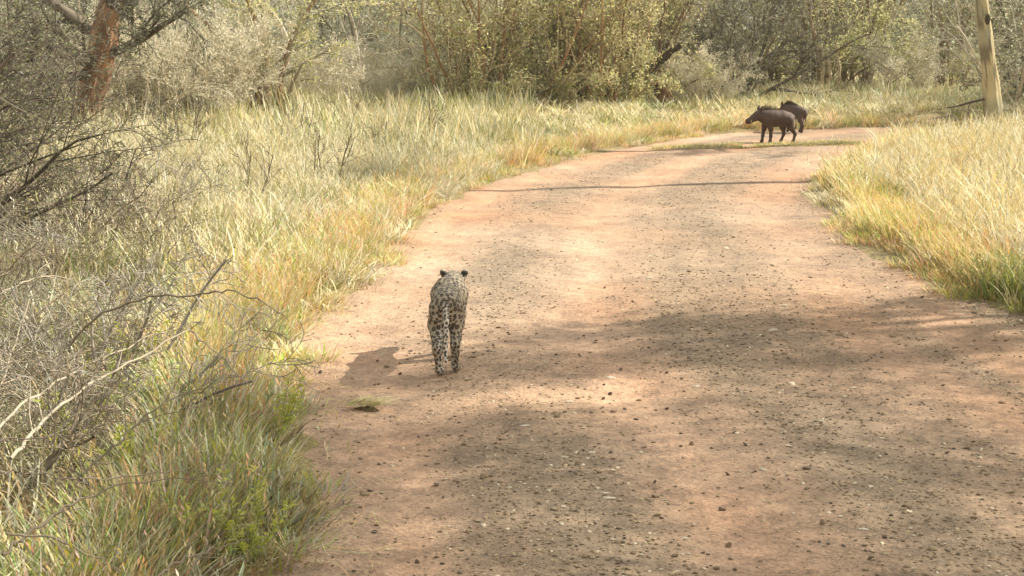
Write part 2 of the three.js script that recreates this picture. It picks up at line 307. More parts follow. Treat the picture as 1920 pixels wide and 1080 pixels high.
// ------------------------------------------------------------ single trees
function trunkMesh(name, pxs, d, widths, sides, color, parent, origin, rough, seed) { // pixel centres and widths of a trunk that stands at distance d
  const pts = pxs.map(([x, y]) => atDepth(x, y, d).sub(origin)), curve = new THREE.CatmullRomCurve3(pts), n = 26, p = curve.getPoints(n);
  const w = table(widths.map((v, k) => [k / (widths.length - 1), v / F * d / 2]));
  return part(name, new Build().tube(p, p.map((_, k) => w(k / n)), sides, color, rough, seed).geometry(true), M.bark, parent), p;
}
{ // red barked acacia on the left
  const base = onGround(150, 282), d = -base.z, g = thing('acacia_tree', base.toArray()), rand = rng32(301);
  tag(g, 'leaning acacia with ridged reddish trunk and a drooping twiggy crown', 'tree');
  const o = base.clone();
  const c = (t, a, q) => { const r = noise(Math.cos(a) * 5, Math.sin(a) * 5, q.y * 1.1), f = fbm(q.x * 9, q.y * 3, q.z * 9); return r > 0.52 ? [0.42 * (0.6 + f * 0.7), 0.235 * (0.6 + f * 0.7), 0.13 * (0.6 + f * 0.6)] : [0.16 + 0.1 * f, 0.085 + 0.06 * f, 0.05 + 0.03 * f]; };
  const p = trunkMesh('trunk', [[138, 305], [145, 262], [166, 190], [184, 130], [198, 70], [214, -15]], d, [54, 47, 43, 46, 48, 38], 36, c, g, o, 0.36, 3);
  const twigs = new Build(), leaves = new Build();
  const opt = { kids: [9, 8, 6], from: 0.12, ratio: 0.5, angle: 0.7, jitter: 0.4, pull: -0.45, slim: 0.45, thin: 0.006, leaves: 3, leafSize: 0.06, leafWide: 0.4, spread: 0.12, bark: bark.dark, leafColor: deep, leafLevels: 1 };
  const limb = (i, dir, len, r) => { const q = wander(rand, p[i], V(...dir), len, 9, 0.28, -0.15); part('limb', new Build().tube(q, q.map((_, k) => lerp(r, r * 0.3, k / 9)), 9, (t, a, s) => bark.dark(rand), 0.2, i).geometry(true), M.bark, g); sprout(rand, opt, twigs, leaves, q, r, r * 0.3, len, 0); };
  limb(17, [-1, 0.35, 0.5], 3.2, 0.13); limb(16, [-0.5, 0.3, 1], 2.6, 0.11); limb(18, [0.9, 0.2, 0.5], 2.2, 0.1); limb(20, [-0.9, 0.6, -0.4], 3, 0.12); limb(22, [0.8, 0.7, -0.2], 2.8, 0.11); limb(25, [-0.3, 1, 0.2], 2.6, 0.13); limb(24, [0.3, 0.8, 0.8], 2.6, 0.1);
  limb(15, [-1, -0.1, 0.9], 2.6, 0.09);
  part('twigs', twigs.geometry(), M.twig, g, 'stuff'); part('foliage', leaves.geometry(true), M.leaf, g, 'stuff');
}
{ // dark thorn shrubs at the left, nearer
  const o = { kids: [10, 8, 6], from: 0.08, ratio: 0.5, angle: 0.7, jitter: 0.4, pull: -0.2, slim: 0.5, thin: 0.0035, leaves: 2, leafSize: 0.035, leafWide: 0.45, spread: 0.05, bark: bark.dark, stemBark: bark.dark, leafColor: deep, floor: 0.05, stemJitter: 0.35, stemPull: -0.35 };
  const place = (px, py, seed, stems, label) => { const g = woody('thorn_bush', seed, stems, o), b = onGround(px, py); b.y = groundY(b.x, b.z); g.position.copy(b); tag(g, label, 'bush', 'thorn bushes on the left verge'); };
  place(-130, 520, 401, [[0, 0, 0.5, 0.1, 2.4, 0.035], [0.1, 0.1, 0.9, 0.2, 2.2, 0.03], [-0.1, 0.1, 0.2, 0.2, 2.6, 0.04], [0.05, -0.1, 0.7, -0.3, 2.3, 0.03], [0.1, 0, 1.3, 0.1, 2.0, 0.028]], 'dark thorn bush whose bare twigs reach over the grass below the acacia');
  place(-120, 400, 419, [[0, 0, 0.3, 0.1, 2.4, 0.035], [0.1, 0.1, 0.8, 0.2, 2.3, 0.03], [-0.1, 0.1, -0.3, 0.2, 2.4, 0.035], [0.05, -0.1, 0.5, -0.3, 2.4, 0.03], [0.1, 0, 1.1, 0.3, 2.0, 0.026]], 'dark thorn bush in front of the red barked acacia trunk');
}
{ // twin stemmed small tree
  const base = onGround(510, 250), d = -base.z, g = thing('small_tree', base.toArray()), rand = rng32(511);
  tag(g, 'small tree with two orange brown stems rising from the dry grass', 'tree');
  const c = (t, a, q) => { const f = fbm(q.x * 11, q.y * 4, q.z * 11), k = 0.55 + 0.9 * f; return [0.27 * k, 0.175 * k, 0.09 * k]; }, twigs = new Build(), leaves = new Build();
  const opt = { kids: [9, 6, 5], from: 0.15, ratio: 0.45, angle: 0.75, jitter: 0.4, pull: 0.0, slim: 0.5, thin: 0.006, leaves: 5, leafSize: 0.08, leafWide: 0.42, spread: 0.16, bark: bark.grey, leafColor: olive, leafLevels: 2 };
  for (const [px, w] of [[[[492, 262], [490, 215], [478, 160], [440, 105], [395, 50], [330, -10]], [18, 15, 12, 9, 7, 5]], [[[524, 262], [527, 215], [522, 165], [530, 110], [560, 55], [600, -20]], [18, 15, 12, 9, 7, 5]], [[[505, 258], [503, 200], [496, 140], [490, 90], [470, 30], [455, -40]], [16, 15, 14, 12, 10, 8]]]) {
    const q = trunkMesh('stem', px.map(([a, b]) => [a + (rand() - 0.5) * 12, b]), d + (rand() - 0.5) * 0.3, w, 12, c, g, base, 0.4, 5); sprout(rand, opt, twigs, leaves, q, 0.1, 0.05, 3, 0);
  }
  part('twigs', twigs.geometry(), M.twig, g, 'stuff'); part('foliage', leaves.geometry(true), M.leaf, g, 'stuff');
}
{ // pale yellow trunk on the right
  const base = onGround(1862, 262), d = -base.z, g = thing('fever_tree', base.toArray()), rand = rng32(601);
  tag(g, 'tree with a smooth pale yellow trunk rising from tall grass', 'tree');
  const c = (t, a, q) => { const f = fbm(q.x * 5, q.y * 2.5, q.z * 5), s = noise(q.x * 14, q.y * 3, q.z * 14), k = 0.7 + 0.5 * f; const m = fbm(q.x * 3, q.y * 1.6, q.z * 3 + 7); return s > 0.66 ? [0.17, 0.135, 0.08] : m > 0.55 ? [0.33 * k, 0.3 * k, 0.19 * k] : [0.47 * k, 0.385 * k, 0.215 * k]; };
  const p = trunkMesh('trunk', [[1864, 275], [1862, 220], [1856, 150], [1850, 90], [1843, 30], [1838, -40], [1842, -200], [1835, -380]], d, [40, 31, 27, 26, 24, 22, 19, 15], 36, c, g, base, 0.32, 8);
  const kb = new Build(), kc = atDepth(1846, 36, d).sub(base).add(V(0.02, 0, 0.165)); // knot hole
  const kn = new THREE.SphereGeometry(0.07, 14, 10); kn.scale(0.8, 1.5, 0.5);
  part('knot', kn.translate(kc.x, kc.y, kc.z - 0.035), std({ vertexColors: false, color: new THREE.Color().setRGB(0.06, 0.045, 0.025) }), g.getObjectByName('trunk'));
  const dead = [[1846, 186], [1820, 192], [1795, 199], [1772, 203]].map(([x, y]) => atDepth(x, y, d - 0.1).sub(base));
  part('dead_branch', kb.tube(dead, [0.025, 0.022, 0.017, 0.008], 7, [0.07, 0.05, 0.035], 0.3).tube([dead[1], dead[1].clone().add(V(-0.05, -0.12, 0.02)), dead[1].clone().add(V(-0.04, -0.24, 0.03))], [0.01, 0.008, 0.004], 4, [0.07, 0.05, 0.035]).geometry(), M.twig, g);
  const twigs = new Build(), leaves = new Build(), opt = { kids: [7, 6, 5], from: 0.35, ratio: 0.5, angle: 0.8, jitter: 0.35, pull: 0.1, slim: 0.5, thin: 0.006, leaves: 6, leafSize: 0.09, spread: 0.2, bark: bark.grey, leafColor: olive, leafLevels: 1 };
  for (const [i, dir, len, r] of [[22, [1, 0.8, 0.1], 3.4, 0.09], [24, [-0.7, 0.9, 0.3], 3.2, 0.08], [26, [0.2, 1, -0.6], 3.2, 0.08], [26, [-0.5, 0.9, -0.5], 3, 0.07]]) {
    const q = wander(rand, p[i], V(...dir), len, 9, 0.25, 0.1); part('limb', new Build().tube(q, q.map((_, k) => lerp(r, r * 0.3, k / 9)), 8, [0.4, 0.33, 0.16], 0.1).geometry(), M.bark, g); sprout(rand, opt, twigs, leaves, q, r, r * 0.3, len, 0);
  }
  part('twigs', twigs.geometry(), M.twig, g, 'stuff'); part('foliage', leaves.geometry(true), M.leaf, g, 'stuff');
}
// trees right of the frame whose shadows cross the road
function shadeTree(x, z, height, r, seed, limbs, label, dense) {
  const g = thing('roadside_tree', [x, groundY(x, z) - 0.1, z]), rand = rng32(seed); tag(g, label, 'tree', 'trees right of the road');
  const p = wander(rand, V(0, 0, 0), V((rand() - 0.5) * 0.1, 1, 0), height, 14, 0.08, 0.1);
  part('trunk', new Build().tube(p, p.map((_, k) => lerp(r, r * 0.45, k / 14)), 14, [0.36, 0.28, 0.15], 0.12, seed).geometry(true), M.bark, g);
  const twigs = new Build(), leaves = new Build(), opt = { kids: [8, 7, 5], from: 0.3, ratio: 0.5, angle: 0.8, jitter: 0.3, pull: 0.05, slim: 0.5, thin: 0.005, leaves: dense, leafSize: 0.09, spread: 0.2, bark: bark.grey, leafColor: olive, leafLevels: 1 };
  for (const [t, dir, len, rr] of limbs) {
    const q = wander(rand, p[Math.round(t * 14)], V(...dir), len, 9, 0.2, 0.05); part('limb', new Build().tube(q, q.map((_, k) => lerp(rr, rr * 0.3, k / 9)), 8, [0.3, 0.24, 0.14], 0.1).geometry(), M.bark, g); sprout(rand, opt, twigs, leaves, q, rr, rr * 0.3, len, 0);
  }
  part('twigs', twigs.geometry(), M.twig, g, 'stuff'); if (leaves.triangles) part('foliage', leaves.geometry(true), M.leaf, g, 'stuff');
}
shadeTree(9.5, -23.7, 9, 0.19, 701, [[0.95, [-0.3, 1, 0.1], 2, 0.05], [1, [0.4, 1, 0], 2, 0.05]], 'slender tree out of view whose thin shadow crosses the far road', 3);
shadeTree(9.9, -13.7, 5.4, 0.24, 733, [[0.75, [-1, 0.25, 0.05], 2.4, 0.08], [0.85, [0.9, 0.4, 0], 2.2, 0.08], [1, [-1, 0.5, 0.05], 2.3, 0.08], [1, [0.5, 0.9, 0.05], 2, 0.07]], 'shade tree out of view whose shadow bands cross the road ahead of the leopard', 6);
{ // umbrella acacia whose even, feathery crown thins the sun over the near road
  const g = thing('umbrella_tree', [9.2, groundY(9.2, -7.6), -7.6]), rand = rng32(757), twigs = new Build(), leaves = new Build();
  tag(g, 'flat crowned tree out of view that spreads thin shade over the near road', 'tree', 'trees right of the road');
  const p = wander(rand, V(0, -0.1, 0), V(0, 1, 0), 4.6, 12, 0.07, 0.1);
  part('trunk', new Build().tube(p, p.map((_, k) => lerp(0.28, 0.16, k / 12)), 14, [0.34, 0.27, 0.15], 0.12, 3).geometry(true), M.bark, g);
  for (let k = 0; k < 9; k++) { const a = k / 9 * 6.283 + rand() * 0.4, q = wander(rand, p[12 - (k % 3)], V(Math.cos(a), 0.45, Math.sin(a) - 0.5), 3.6 + rand(), 8, 0.12, 0.05); part('limb', new Build().tube(q, q.map((_, j) => lerp(0.07, 0.015, j / 8)), 6, [0.3, 0.24, 0.14]).geometry(), M.bark, g); sprout(rand, { kids: [6, 4], from: 0.3, ratio: 0.4, angle: 0.7, jitter: 0.3, pull: 0.1, slim: 0.4, thin: 0.004, leaves: 0, bark: bark.grey }, twigs, null, q, 0.06, 0.015, 4, 0); }
  for (let k = 0; k < 66000; k++) { const a = rand() * 6.283, t = Math.sqrt(rand()), rr = t * (4.7 + 0.5 * Math.sin(a * 3)), x = Math.cos(a) * rr - 0.5, z = Math.sin(a) * rr - 2.2, ld = V(rand() - 0.5, (rand() - 0.5) * 0.4, rand() - 0.5).normalize(); if (noise(x * 1.1, z * 1.1, 4) < 0.22 || rand() < smooth(0.75, 1.05, t)) continue; leaves.leaf(V(x, 6.4 - 0.05 * rr * rr + (rand() - 0.5) * 0.9, z), ld, outward(rand, ld, 1.57), 0.07 + 0.04 * rand(), 0.035, olive(rand), 0.1); }
  part('twigs', twigs.geometry(), M.twig, g, 'stuff'); part('foliage', leaves.geometry(true), M.leaf, g, 'stuff');
}

// dead wood in the thicket
function stick(name, pxs, depths, radii, color, label, opt = {}) { // photograph pixels, each with its own distance
  const pts = pxs.map(([x, y], k) => atDepth(x, y, Array.isArray(depths) ? lerp(depths[0], depths[1], k / (pxs.length - 1)) : depths)), o = pts[0].clone(), local = pts.map(p => p.sub(o)), rand = rng32(opt.seed ?? Math.round(pxs[0][0] * 7 + pxs[0][1]));
  const n = Math.max(8, pxs.length * 4), p = new THREE.CatmullRomCurve3(local).getPoints(n), rr = table(radii.map((v, k) => [k / (radii.length - 1), v])), b = new Build();
  for (const q of p.slice(1, -1)) q.add(V((rand() - 0.5), (rand() - 0.5), (rand() - 0.5)).multiplyScalar((opt.kink ?? 0.012)));
  b.tube(p, p.map((_, k) => rr(k / n)), opt.sides ?? 6, (t, a, q) => { const k = 0.75 + 0.5 * noise(q.x * 25, q.y * 25, q.z * 25); return color.map(v => v * k); }, 0.2, 2);
  const m = part(unique(name), b.geometry(), M.twig, scene); m.position.copy(o); tag(m, label, opt.category ?? 'branch', opt.group);
  const extra = opt.twigs ?? 0;
  for (let k = 0; k < extra; k++) { // side twigs
    const i = 1 + Math.floor(rand() * (p.length - 2)), along = p[i + 1].clone().sub(p[i]).normalize(), len = (opt.twigLength ?? 0.16) * (0.4 + rand()), q = wander(rand, p[i], outward(rand, along, 0.8), len, 3, 0.4, -0.1), r = Math.max(0.0015, rr(i / n) * 0.5);
    part('side_twig', new Build().tube(q, [r, r * 0.8, r * 0.6, r * 0.3], 4, color).geometry(), M.twig, m);
  }
  return m;
}
const paleWood = [0.42, 0.36, 0.26], darkWood = [0.09, 0.07, 0.05], midWood = [0.24, 0.2, 0.14], tanWood = [0.5, 0.4, 0.25];
{
  const d = -onGround(1215, 206).z;
  stick('fallen_log', [[1185, 172], [1210, 145], [1240, 112], [1276, 84]], [d - 2.2, d - 2.6], [0.15, 0.12, 0.1, 0.06], [0.06, 0.042, 0.03], 'charred log leaning up out of the thicket', { category: 'log', sides: 14, kink: 0.04 });
  stick('tree_stump', [[1244, 205], [1246, 180], [1240, 163]], d - 2.6, [0.22, 0.2, 0.1], [0.16, 0.085, 0.04], 'rotten rusty brown stump beside the charred log', { category: 'stump', sides: 14, kink: 0.05 });
  stick('dead_sapling', [[1099, 206], [1104, 175], [1098, 140]], d - 2.5, [0.085, 0.075, 0.055], tanWood, 'pale dead stem standing before the olive thicket', { category: 'dead sapling', sides: 10, kink: 0.03 });
  stick('dead_sapling', [[1134, 196], [1116, 165], [1101, 148]], d - 2.4, [0.05, 0.05, 0.04], tanWood, 'pale dead stem propped against the standing one', { category: 'dead sapling', sides: 10, kink: 0.03 });
  stick('dead_sapling', [[1203, 185], [1200, 130], [1188, 70], [1182, -10]], d - 1, [0.07, 0.055, 0.045, 0.03], tanWood, 'slim pale dead stem rising beside the charred log', { category: 'dead sapling', sides: 8, kink: 0.03, twigs: 4, twigLength: 0.6 });
  stick('dead_branch', [[1165, 16], [1195, 16], [1222, 28]], d - 1.5, [0.05, 0.045, 0.03], tanWood, 'short sunlit branch arching over the charred log', { kink: 0.011 });
  stick('dead_branch', [[850, 125], [820, 75], [775, 30], [715, -10]], d + 1, [0.06, 0.055, 0.045, 0.03], darkWood, 'dark branch slanting out of the olive thicket', { kink: 0.04, twigs: 5, twigLength: 0.7 });
  stick('dead_branch', [[622, 30], [640, 75], [668, 104], [700, 92], [720, 60]], d + 3, [0.05, 0.045, 0.04, 0.03, 0.02], paleWood, 'pale hooked branch hanging in the hazy grey bush', { kink: 0.02, twigs: 3, twigLength: 0.6 });
  const e = -onGround(1500, 190).z;
  stick('dead_sapling', [[1498, 166], [1505, 145], [1515, 132]], e - 2, [0.08, 0.06, 0.04], paleWood, 'short white dead stem behind the warthogs', { category: 'dead sapling', sides: 8 });
  for (const [x, y, t] of [[1540, 160, 95], [1553, 160, 120], [1570, 158, 110]]) stick('dead_sapling', [[x, y], [x + 4, (y + t) / 2], [x - 3, t - 30]], e - 1, [0.06, 0.05, 0.04], tanWood, 'bare sunlit stem at the foot of the feathery bush', { category: 'dead sapling', group: 'bare stems at the bend', sides: 8, kink: 0.03 });
}

// ------------------------------------------------------------ grass
function tuft(seed, n, height, width, spread, droop, seeds, colors) {
  const rand = rng32(seed), b = new Build();
  for (let k = 0; k < n; k++) {
    const a = rand() * 6.283, r = Math.sqrt(rand()) * spread, h = height * (0.45 + 0.75 * rand()), c = colors(rand), lean = V(Math.cos(a), 0, Math.sin(a)), out = 0.12 + 0.45 * rand();
    const la = a + (rand() - 0.5) * 1.6, l2 = V(Math.cos(la), 0, Math.sin(la));
    const tip = b.blade(V(Math.cos(a) * r, -0.04, Math.sin(a) * r), V(lean.x * out, 1, lean.z * out).normalize(), l2.multiplyScalar(droop * (0.3 + 1.2 * rand())).add(V(0, -droop * 0.4 * rand(), 0)), h, width * (0.6 + 0.8 * rand()), c, h > 0.25 ? 4 : 3);
    if (seeds && rand() < seeds) for (let s = 0; s < 4; s++) b.leaf(tip.clone().add(V((rand() - 0.5) * 0.02, -0.02 * s, (rand() - 0.5) * 0.02)), V(rand() - 0.5, 0.9, rand() - 0.5).normalize(), V(1, 0, rand() - 0.5).normalize(), 0.035, 0.01, [c[0] * 1.05, c[1] * 0.98, c[2] * 0.95]);
  }
  return b.geometry();
}
const shades = mixOf([[[1, 1, 1], 4], [[1.1, 1.05, 0.95], 3], [[0.82, 0.82, 0.78], 2], [[0.55, 0.52, 0.45], 0.6]], 0.3);
const pal = {
  straw: [0.68, 0.57, 0.32], gold: [0.7, 0.54, 0.23], pale: [0.74, 0.67, 0.48], grey: [0.47, 0.45, 0.30], green: [0.23, 0.27, 0.085], lime: [0.42, 0.45, 0.06], blue: [0.33, 0.38, 0.24], brown: [0.33, 0.235, 0.12], olive: [0.37, 0.35, 0.13],
};
function patch(seed, clumps, blades, radius, height, width, droop, seeds, mix) { // a round bed of clumps, each clump of one colour
  const rand = rng32(seed), b = new Build(), total = mix.reduce((t, m) => t + m[1], 0);
  for (let j = 0; j < clumps; j++) {
    let w = rand() * total, base = mix[0][0]; for (const [c, k] of mix) { w -= k; if (w <= 0) { base = c; break; } }
    const ca = rand() * 6.283, cr = Math.sqrt(rand()) * radius, cx = Math.cos(ca) * cr, cz = Math.sin(ca) * cr, ch = height * (0.55 + 0.75 * rand()), tone = 0.75 + 0.5 * rand(), wind = rand() * 6.283;
    for (let k = 0; k < blades; k++) {
      const a = rand() * 6.283, q = Math.sqrt(rand()) * 0.07, h = ch * (0.5 + 0.65 * rand()), out = 0.1 + 0.5 * rand(), la = lerp(a, wind, 0.35) + (rand() - 0.5) * 1.4, v = tone * (0.75 + 0.5 * rand()), c = pal[base].map(x => Math.min(0.85, x * v));
      const tip = b.blade(V(cx + Math.cos(a) * q, -0.05, cz + Math.sin(a) * q), V(Math.cos(a) * out, 1, Math.sin(a) * out).normalize(), V(Math.cos(la), 0, Math.sin(la)).multiplyScalar(droop * (0.3 + 1.2 * rand())).add(V(0, -droop * 0.45 * rand(), 0)), h, width * (0.55 + 0.9 * rand()), c, 4);
      if (seeds && rand() < seeds) for (let m = 0; m < 4; m++) b.leaf(tip.clone().add(V((rand() - 0.5) * 0.02, -0.02 * m, (rand() - 0.5) * 0.02)), V(rand() - 0.5, 0.9, rand() - 0.5).normalize(), V(1, 0, rand() - 0.5).normalize(), 0.035, 0.01, c);
    }
  }
  return b.geometry();
}
const beds = { // name: [label, geometries]
  near_green: ['green and grey grass tangled on the near left verge', [0, 1, 2].map(k => patch(900 + k, 34, 10, 0.5, 0.33, 0.0095, 1.9, 0, [['grey', 3.2], ['pale', 1.8], ['green', 1.2], ['olive', 1.8], ['blue', 1.2], ['brown', 1.6], ['lime', 0.2]]))],
  near_grey: ['dead grey and straw grass on the near left verge', [0, 1, 2].map(k => patch(910 + k, 32, 10, 0.5, 0.35, 0.009, 1.9, 0.1, [['grey', 3], ['pale', 1.8], ['straw', 0.8], ['olive', 1.8], ['green', 1], ['brown', 1.8]]))],
  mid_straw: ['tall pale straw grass on the left verge', [0, 1, 2].map(k => patch(920 + k, 36, 10, 0.55, 0.58, 0.0095, 1.3, 0.3, [['straw', 3], ['pale', 3.2], ['gold', 1.2], ['olive', 0.5], ['grey', 1], ['green', 0.15], ['brown', 0.6]]))],
  mid_olive: ['olive and brown grass patches on the left verge', [0, 1].map(k => patch(930 + k, 32, 10, 0.55, 0.42, 0.0105, 1.5, 0.15, [['olive', 2.4], ['straw', 1.8], ['grey', 1.8], ['green', 1], ['brown', 1.4], ['pale', 1]]))],
  right_gold: ['tall golden dry grass on the right verge', [0, 1, 2].map(k => patch(940 + k, 32, 10, 0.5, 0.5, 0.0105, 1.2, 0.35, [['gold', 1.9], ['straw', 3], ['pale', 3], ['olive', 0.9], ['lime', 0.3], ['brown', 0.5], ['grey', 0.8]]))],
  right_green: ['greener grass on the near right verge', [0, 1].map(k => patch(950 + k, 28, 9, 0.45, 0.36, 0.011, 0.9, 0, [['green', 2.8], ['olive', 2], ['straw', 1.3], ['lime', 0.7], ['blue', 0.7]]))],
  far_straw: ['pale straw grass beyond the bend and below the thickets', [0, 1].map(k => patch(960 + k, 26, 7, 0.65, 0.48, 0.019, 0.7, 0, [['straw', 2.4], ['pale', 2.2], ['olive', 1.3], ['green', 0.6], ['grey', 0.8], ['gold', 0.6]]))],
  far_green: ['greenish grass beyond the bend and below the thickets', [0, 1].map(k => patch(970 + k, 26, 7, 0.65, 0.42, 0.019, 0.8, 0, [['green', 1.6], ['olive', 2.2], ['pale', 1.2], ['straw', 1], ['blue', 1.2], ['lime', 0.5]]))],
};
const kinds = {
  short_grass: [0, 1, 2].map(k => tuft(980 + k, 18, 0.16, 0.009, 0.1, 1.1, 0, shades)),
  grass_tuft: [0, 1, 2].map(k => tuft(990 + k, 20, 0.36, 0.0105, 0.09, 0.9, 0.1, shades)),
  wiry_grass: [tuft(996, 9, 0.6, 0.0055, 0.2, 1.2, 0, shades)],
};
const placed = {}, bedPlaced = {}; for (const k in kinds) placed[k] = kinds[k].map(() => []); for (const k in beds) bedPlaced[k] = beds[k][1].map(() => []);
const gr = rng32(1234), choose = list => { let w = gr() * list.reduce((a, b) => a + b[1], 0); for (const [c, k] of list) if ((w -= k) <= 0) return c; return list[0][0]; };
const put = (kind, x, z, scale, color, tall = 1) => { const v = placed[kind], list = v[Math.floor(gr() * v.length)]; list.push([x, z, scale, tall, color, gr() * 6.283]); };
const isLeft = (x, d) => d < 35 && x < (leftEdge(d) + rightEdge(d)) / 2;
for (let d = 4.6; d < 62;) { // beds, row by row
  const step = d < 12 ? 0.5 : d < 24 ? 0.6 : 0.85, half = 0.43 * d + 0.8;
  for (let x0 = -half; x0 < half; x0 += step) {
    const x = x0 + (gr() - 0.5) * step, dd = d + (gr() - 0.5) * step, z = -dd, out = roadOut(x, z), n1 = fbm(x * 0.7, z * 0.7, 21), n2 = fbm(x * 0.3 + 5, z * 0.3, 22);
    if (out < 0.5 + 0.35 * (n1 - 0.5)) continue;
    const left = isLeft(x, dd), grow = 0.6 + 0.4 * smooth(0.4, 1.5, out); let kind, tall = grow;
    if (left && dd < 8 + 6 * n2) kind = gr() < 0.3 + 0.8 * (n1 - 0.35) ? 'near_green' : 'near_grey';
    else if (left && dd < 24) { kind = gr() < 0.26 + 1.8 * (n1 - 0.5) + 0.45 * smooth(15, 11, dd) ? 'mid_olive' : 'mid_straw'; }
    else if (left || dd >= 35) { kind = gr() < 0.3 + 1.8 * (n1 - 0.5) ? 'far_green' : 'far_straw'; tall *= left && x > 0 ? 0.6 : left ? 1.3 : 0.85; if (dd > 45) tall *= 0.75; }
    else if (dd < 13.5 && gr() < 0.75) kind = 'right_green'; else kind = dd > 27 ? 'far_straw' : 'right_gold';
    const list = bedPlaced[kind], s = 0.85 + 0.3 * gr(), v = 0.85 + 0.3 * gr();
    list[Math.floor(gr() * list.length)].push([x, z, s, tall * (0.45 + 1.1 * n1), [v, v, v], gr() * 6.283]);
    if (left && dd < 16 && gr() < 0.5) put('wiry_grass', x + gr() * 0.3, z + gr() * 0.3, 1, choose([[pal.pale, 2], [pal.grey, 2], [pal.brown, 1]]), 0.8 + 0.3 * gr());
  }
  d += step;
}
for (let n = 0; n < 26000; n++) { // single tufts along the edges
  const d = 4.6 + 33 * Math.pow(gr(), 1.35), left = gr() < 0.6, o = -0.12 + 0.95 * gr(), x = left ? leftEdge(d) - o : rightEdge(d) + o, z = -d; if (Math.abs(x) > 0.43 * d + 0.8) continue;
  const n1 = fbm(x * 1.6, z * 1.6, 31), e = o + (n1 - 0.5) * 0.9; if (e < 0 || gr() > 0.55 * smooth(-0.05, 0.3, e) * (d > 16 ? 0.6 : 1)) continue;
  const key = choose(left ? d < 9 ? [['olive', 2], ['green', 1], ['gold', 0.8], ['grey', 2.2], ['lime', 0.6], ['brown', 1], ['pale', 0.8]] : [['gold', 1.8], ['straw', 2.4], ['olive', 1], ['lime', 0.7], ['pale', 1.6]] : d < 13 ? [['green', 2], ['olive', 2], ['gold', 1.2], ['lime', 0.6]] : [['gold', 3], ['straw', 2], ['olive', 0.8], ['lime', 0.6]]), c = pal[key].map(v => v * (0.8 + 0.4 * gr()));
  e < 0.38 ? put('short_grass', x, z, 0.8 + 0.5 * gr(), c, 0.6 + 0.8 * e) : put('grass_tuft', x, z, 0.8 + 0.4 * gr(), c, 0.75 + 0.35 * gr());
}
// the low grassy strip between the wheel tracks at the bend
for (let n = 0; n < 420; n++) { const px = 1225 + 385 * gr(), py = 277 - (px - 1225) / 385 * 9 + (gr() - 0.5) * 8, g = onGround(px, py); if (noise(px * 0.03, py * 0.1, 3) < 0.3) continue; put('short_grass', g.x, g.z, 0.7 + 0.5 * gr(), choose([[pal.olive, 3], [pal.green, 2], [pal.gold, 2]]), 0.5); }
const labels = { short_grass: 'short yellow grass fringing the dirt road', grass_tuft: 'knee high tufts of grass behind the road fringe', wiry_grass: 'thin wiry dead grass stalks on the near left verge' };
function scatter(name, geometry, material, list, label, category) { // list: [matrix, color]
  const m = new THREE.InstancedMesh(geometry, material, list.length), c = new THREE.Color();
  list.forEach(([mat, col], k) => { m.setMatrixAt(k, mat); m.setColorAt(k, c.setRGB(...col)); });
  m.name = unique(name); tag(m, label, category, null, 'stuff'); m.castShadow = m.receiveShadow = true; scene.add(m); return m;
}
const QQ = new THREE.Quaternion(), EE = new THREE.Euler();
const standing = ([x, z, s, t, col, a]) => { QQ.setFromEuler(EE.set((hash3(x * 1000 | 0, 1, 2) - 0.5) * 0.2, a, (hash3(z * 1000 | 0, 3, 4) - 0.5) * 0.2)); return [new THREE.Matrix4().compose(V(x, surfaceY(x, z), z), QQ, V(s, s * t, s)), col]; };
for (const k in kinds) kinds[k].forEach((geo, v) => { if (placed[k][v].length) scatter(k === 'grass_tuft' ? 'edge_grass' : k, geo, M.grass, placed[k][v].map(standing), labels[k], 'grass'); });
for (const k in beds) beds[k][1].forEach((geo, v) => { if (bedPlaced[k][v].length) scatter(/green/.test(k) ? 'green_grass' : 'dry_grass', geo, M.grass, bedPlaced[k][v].map(standing), beds[k][0], 'grass'); });
console.log('grass', Object.entries({ ...placed, ...bedPlaced }).map(([k, v]) => k + ' ' + v.map(l => l.length).join('/')).join(', '));

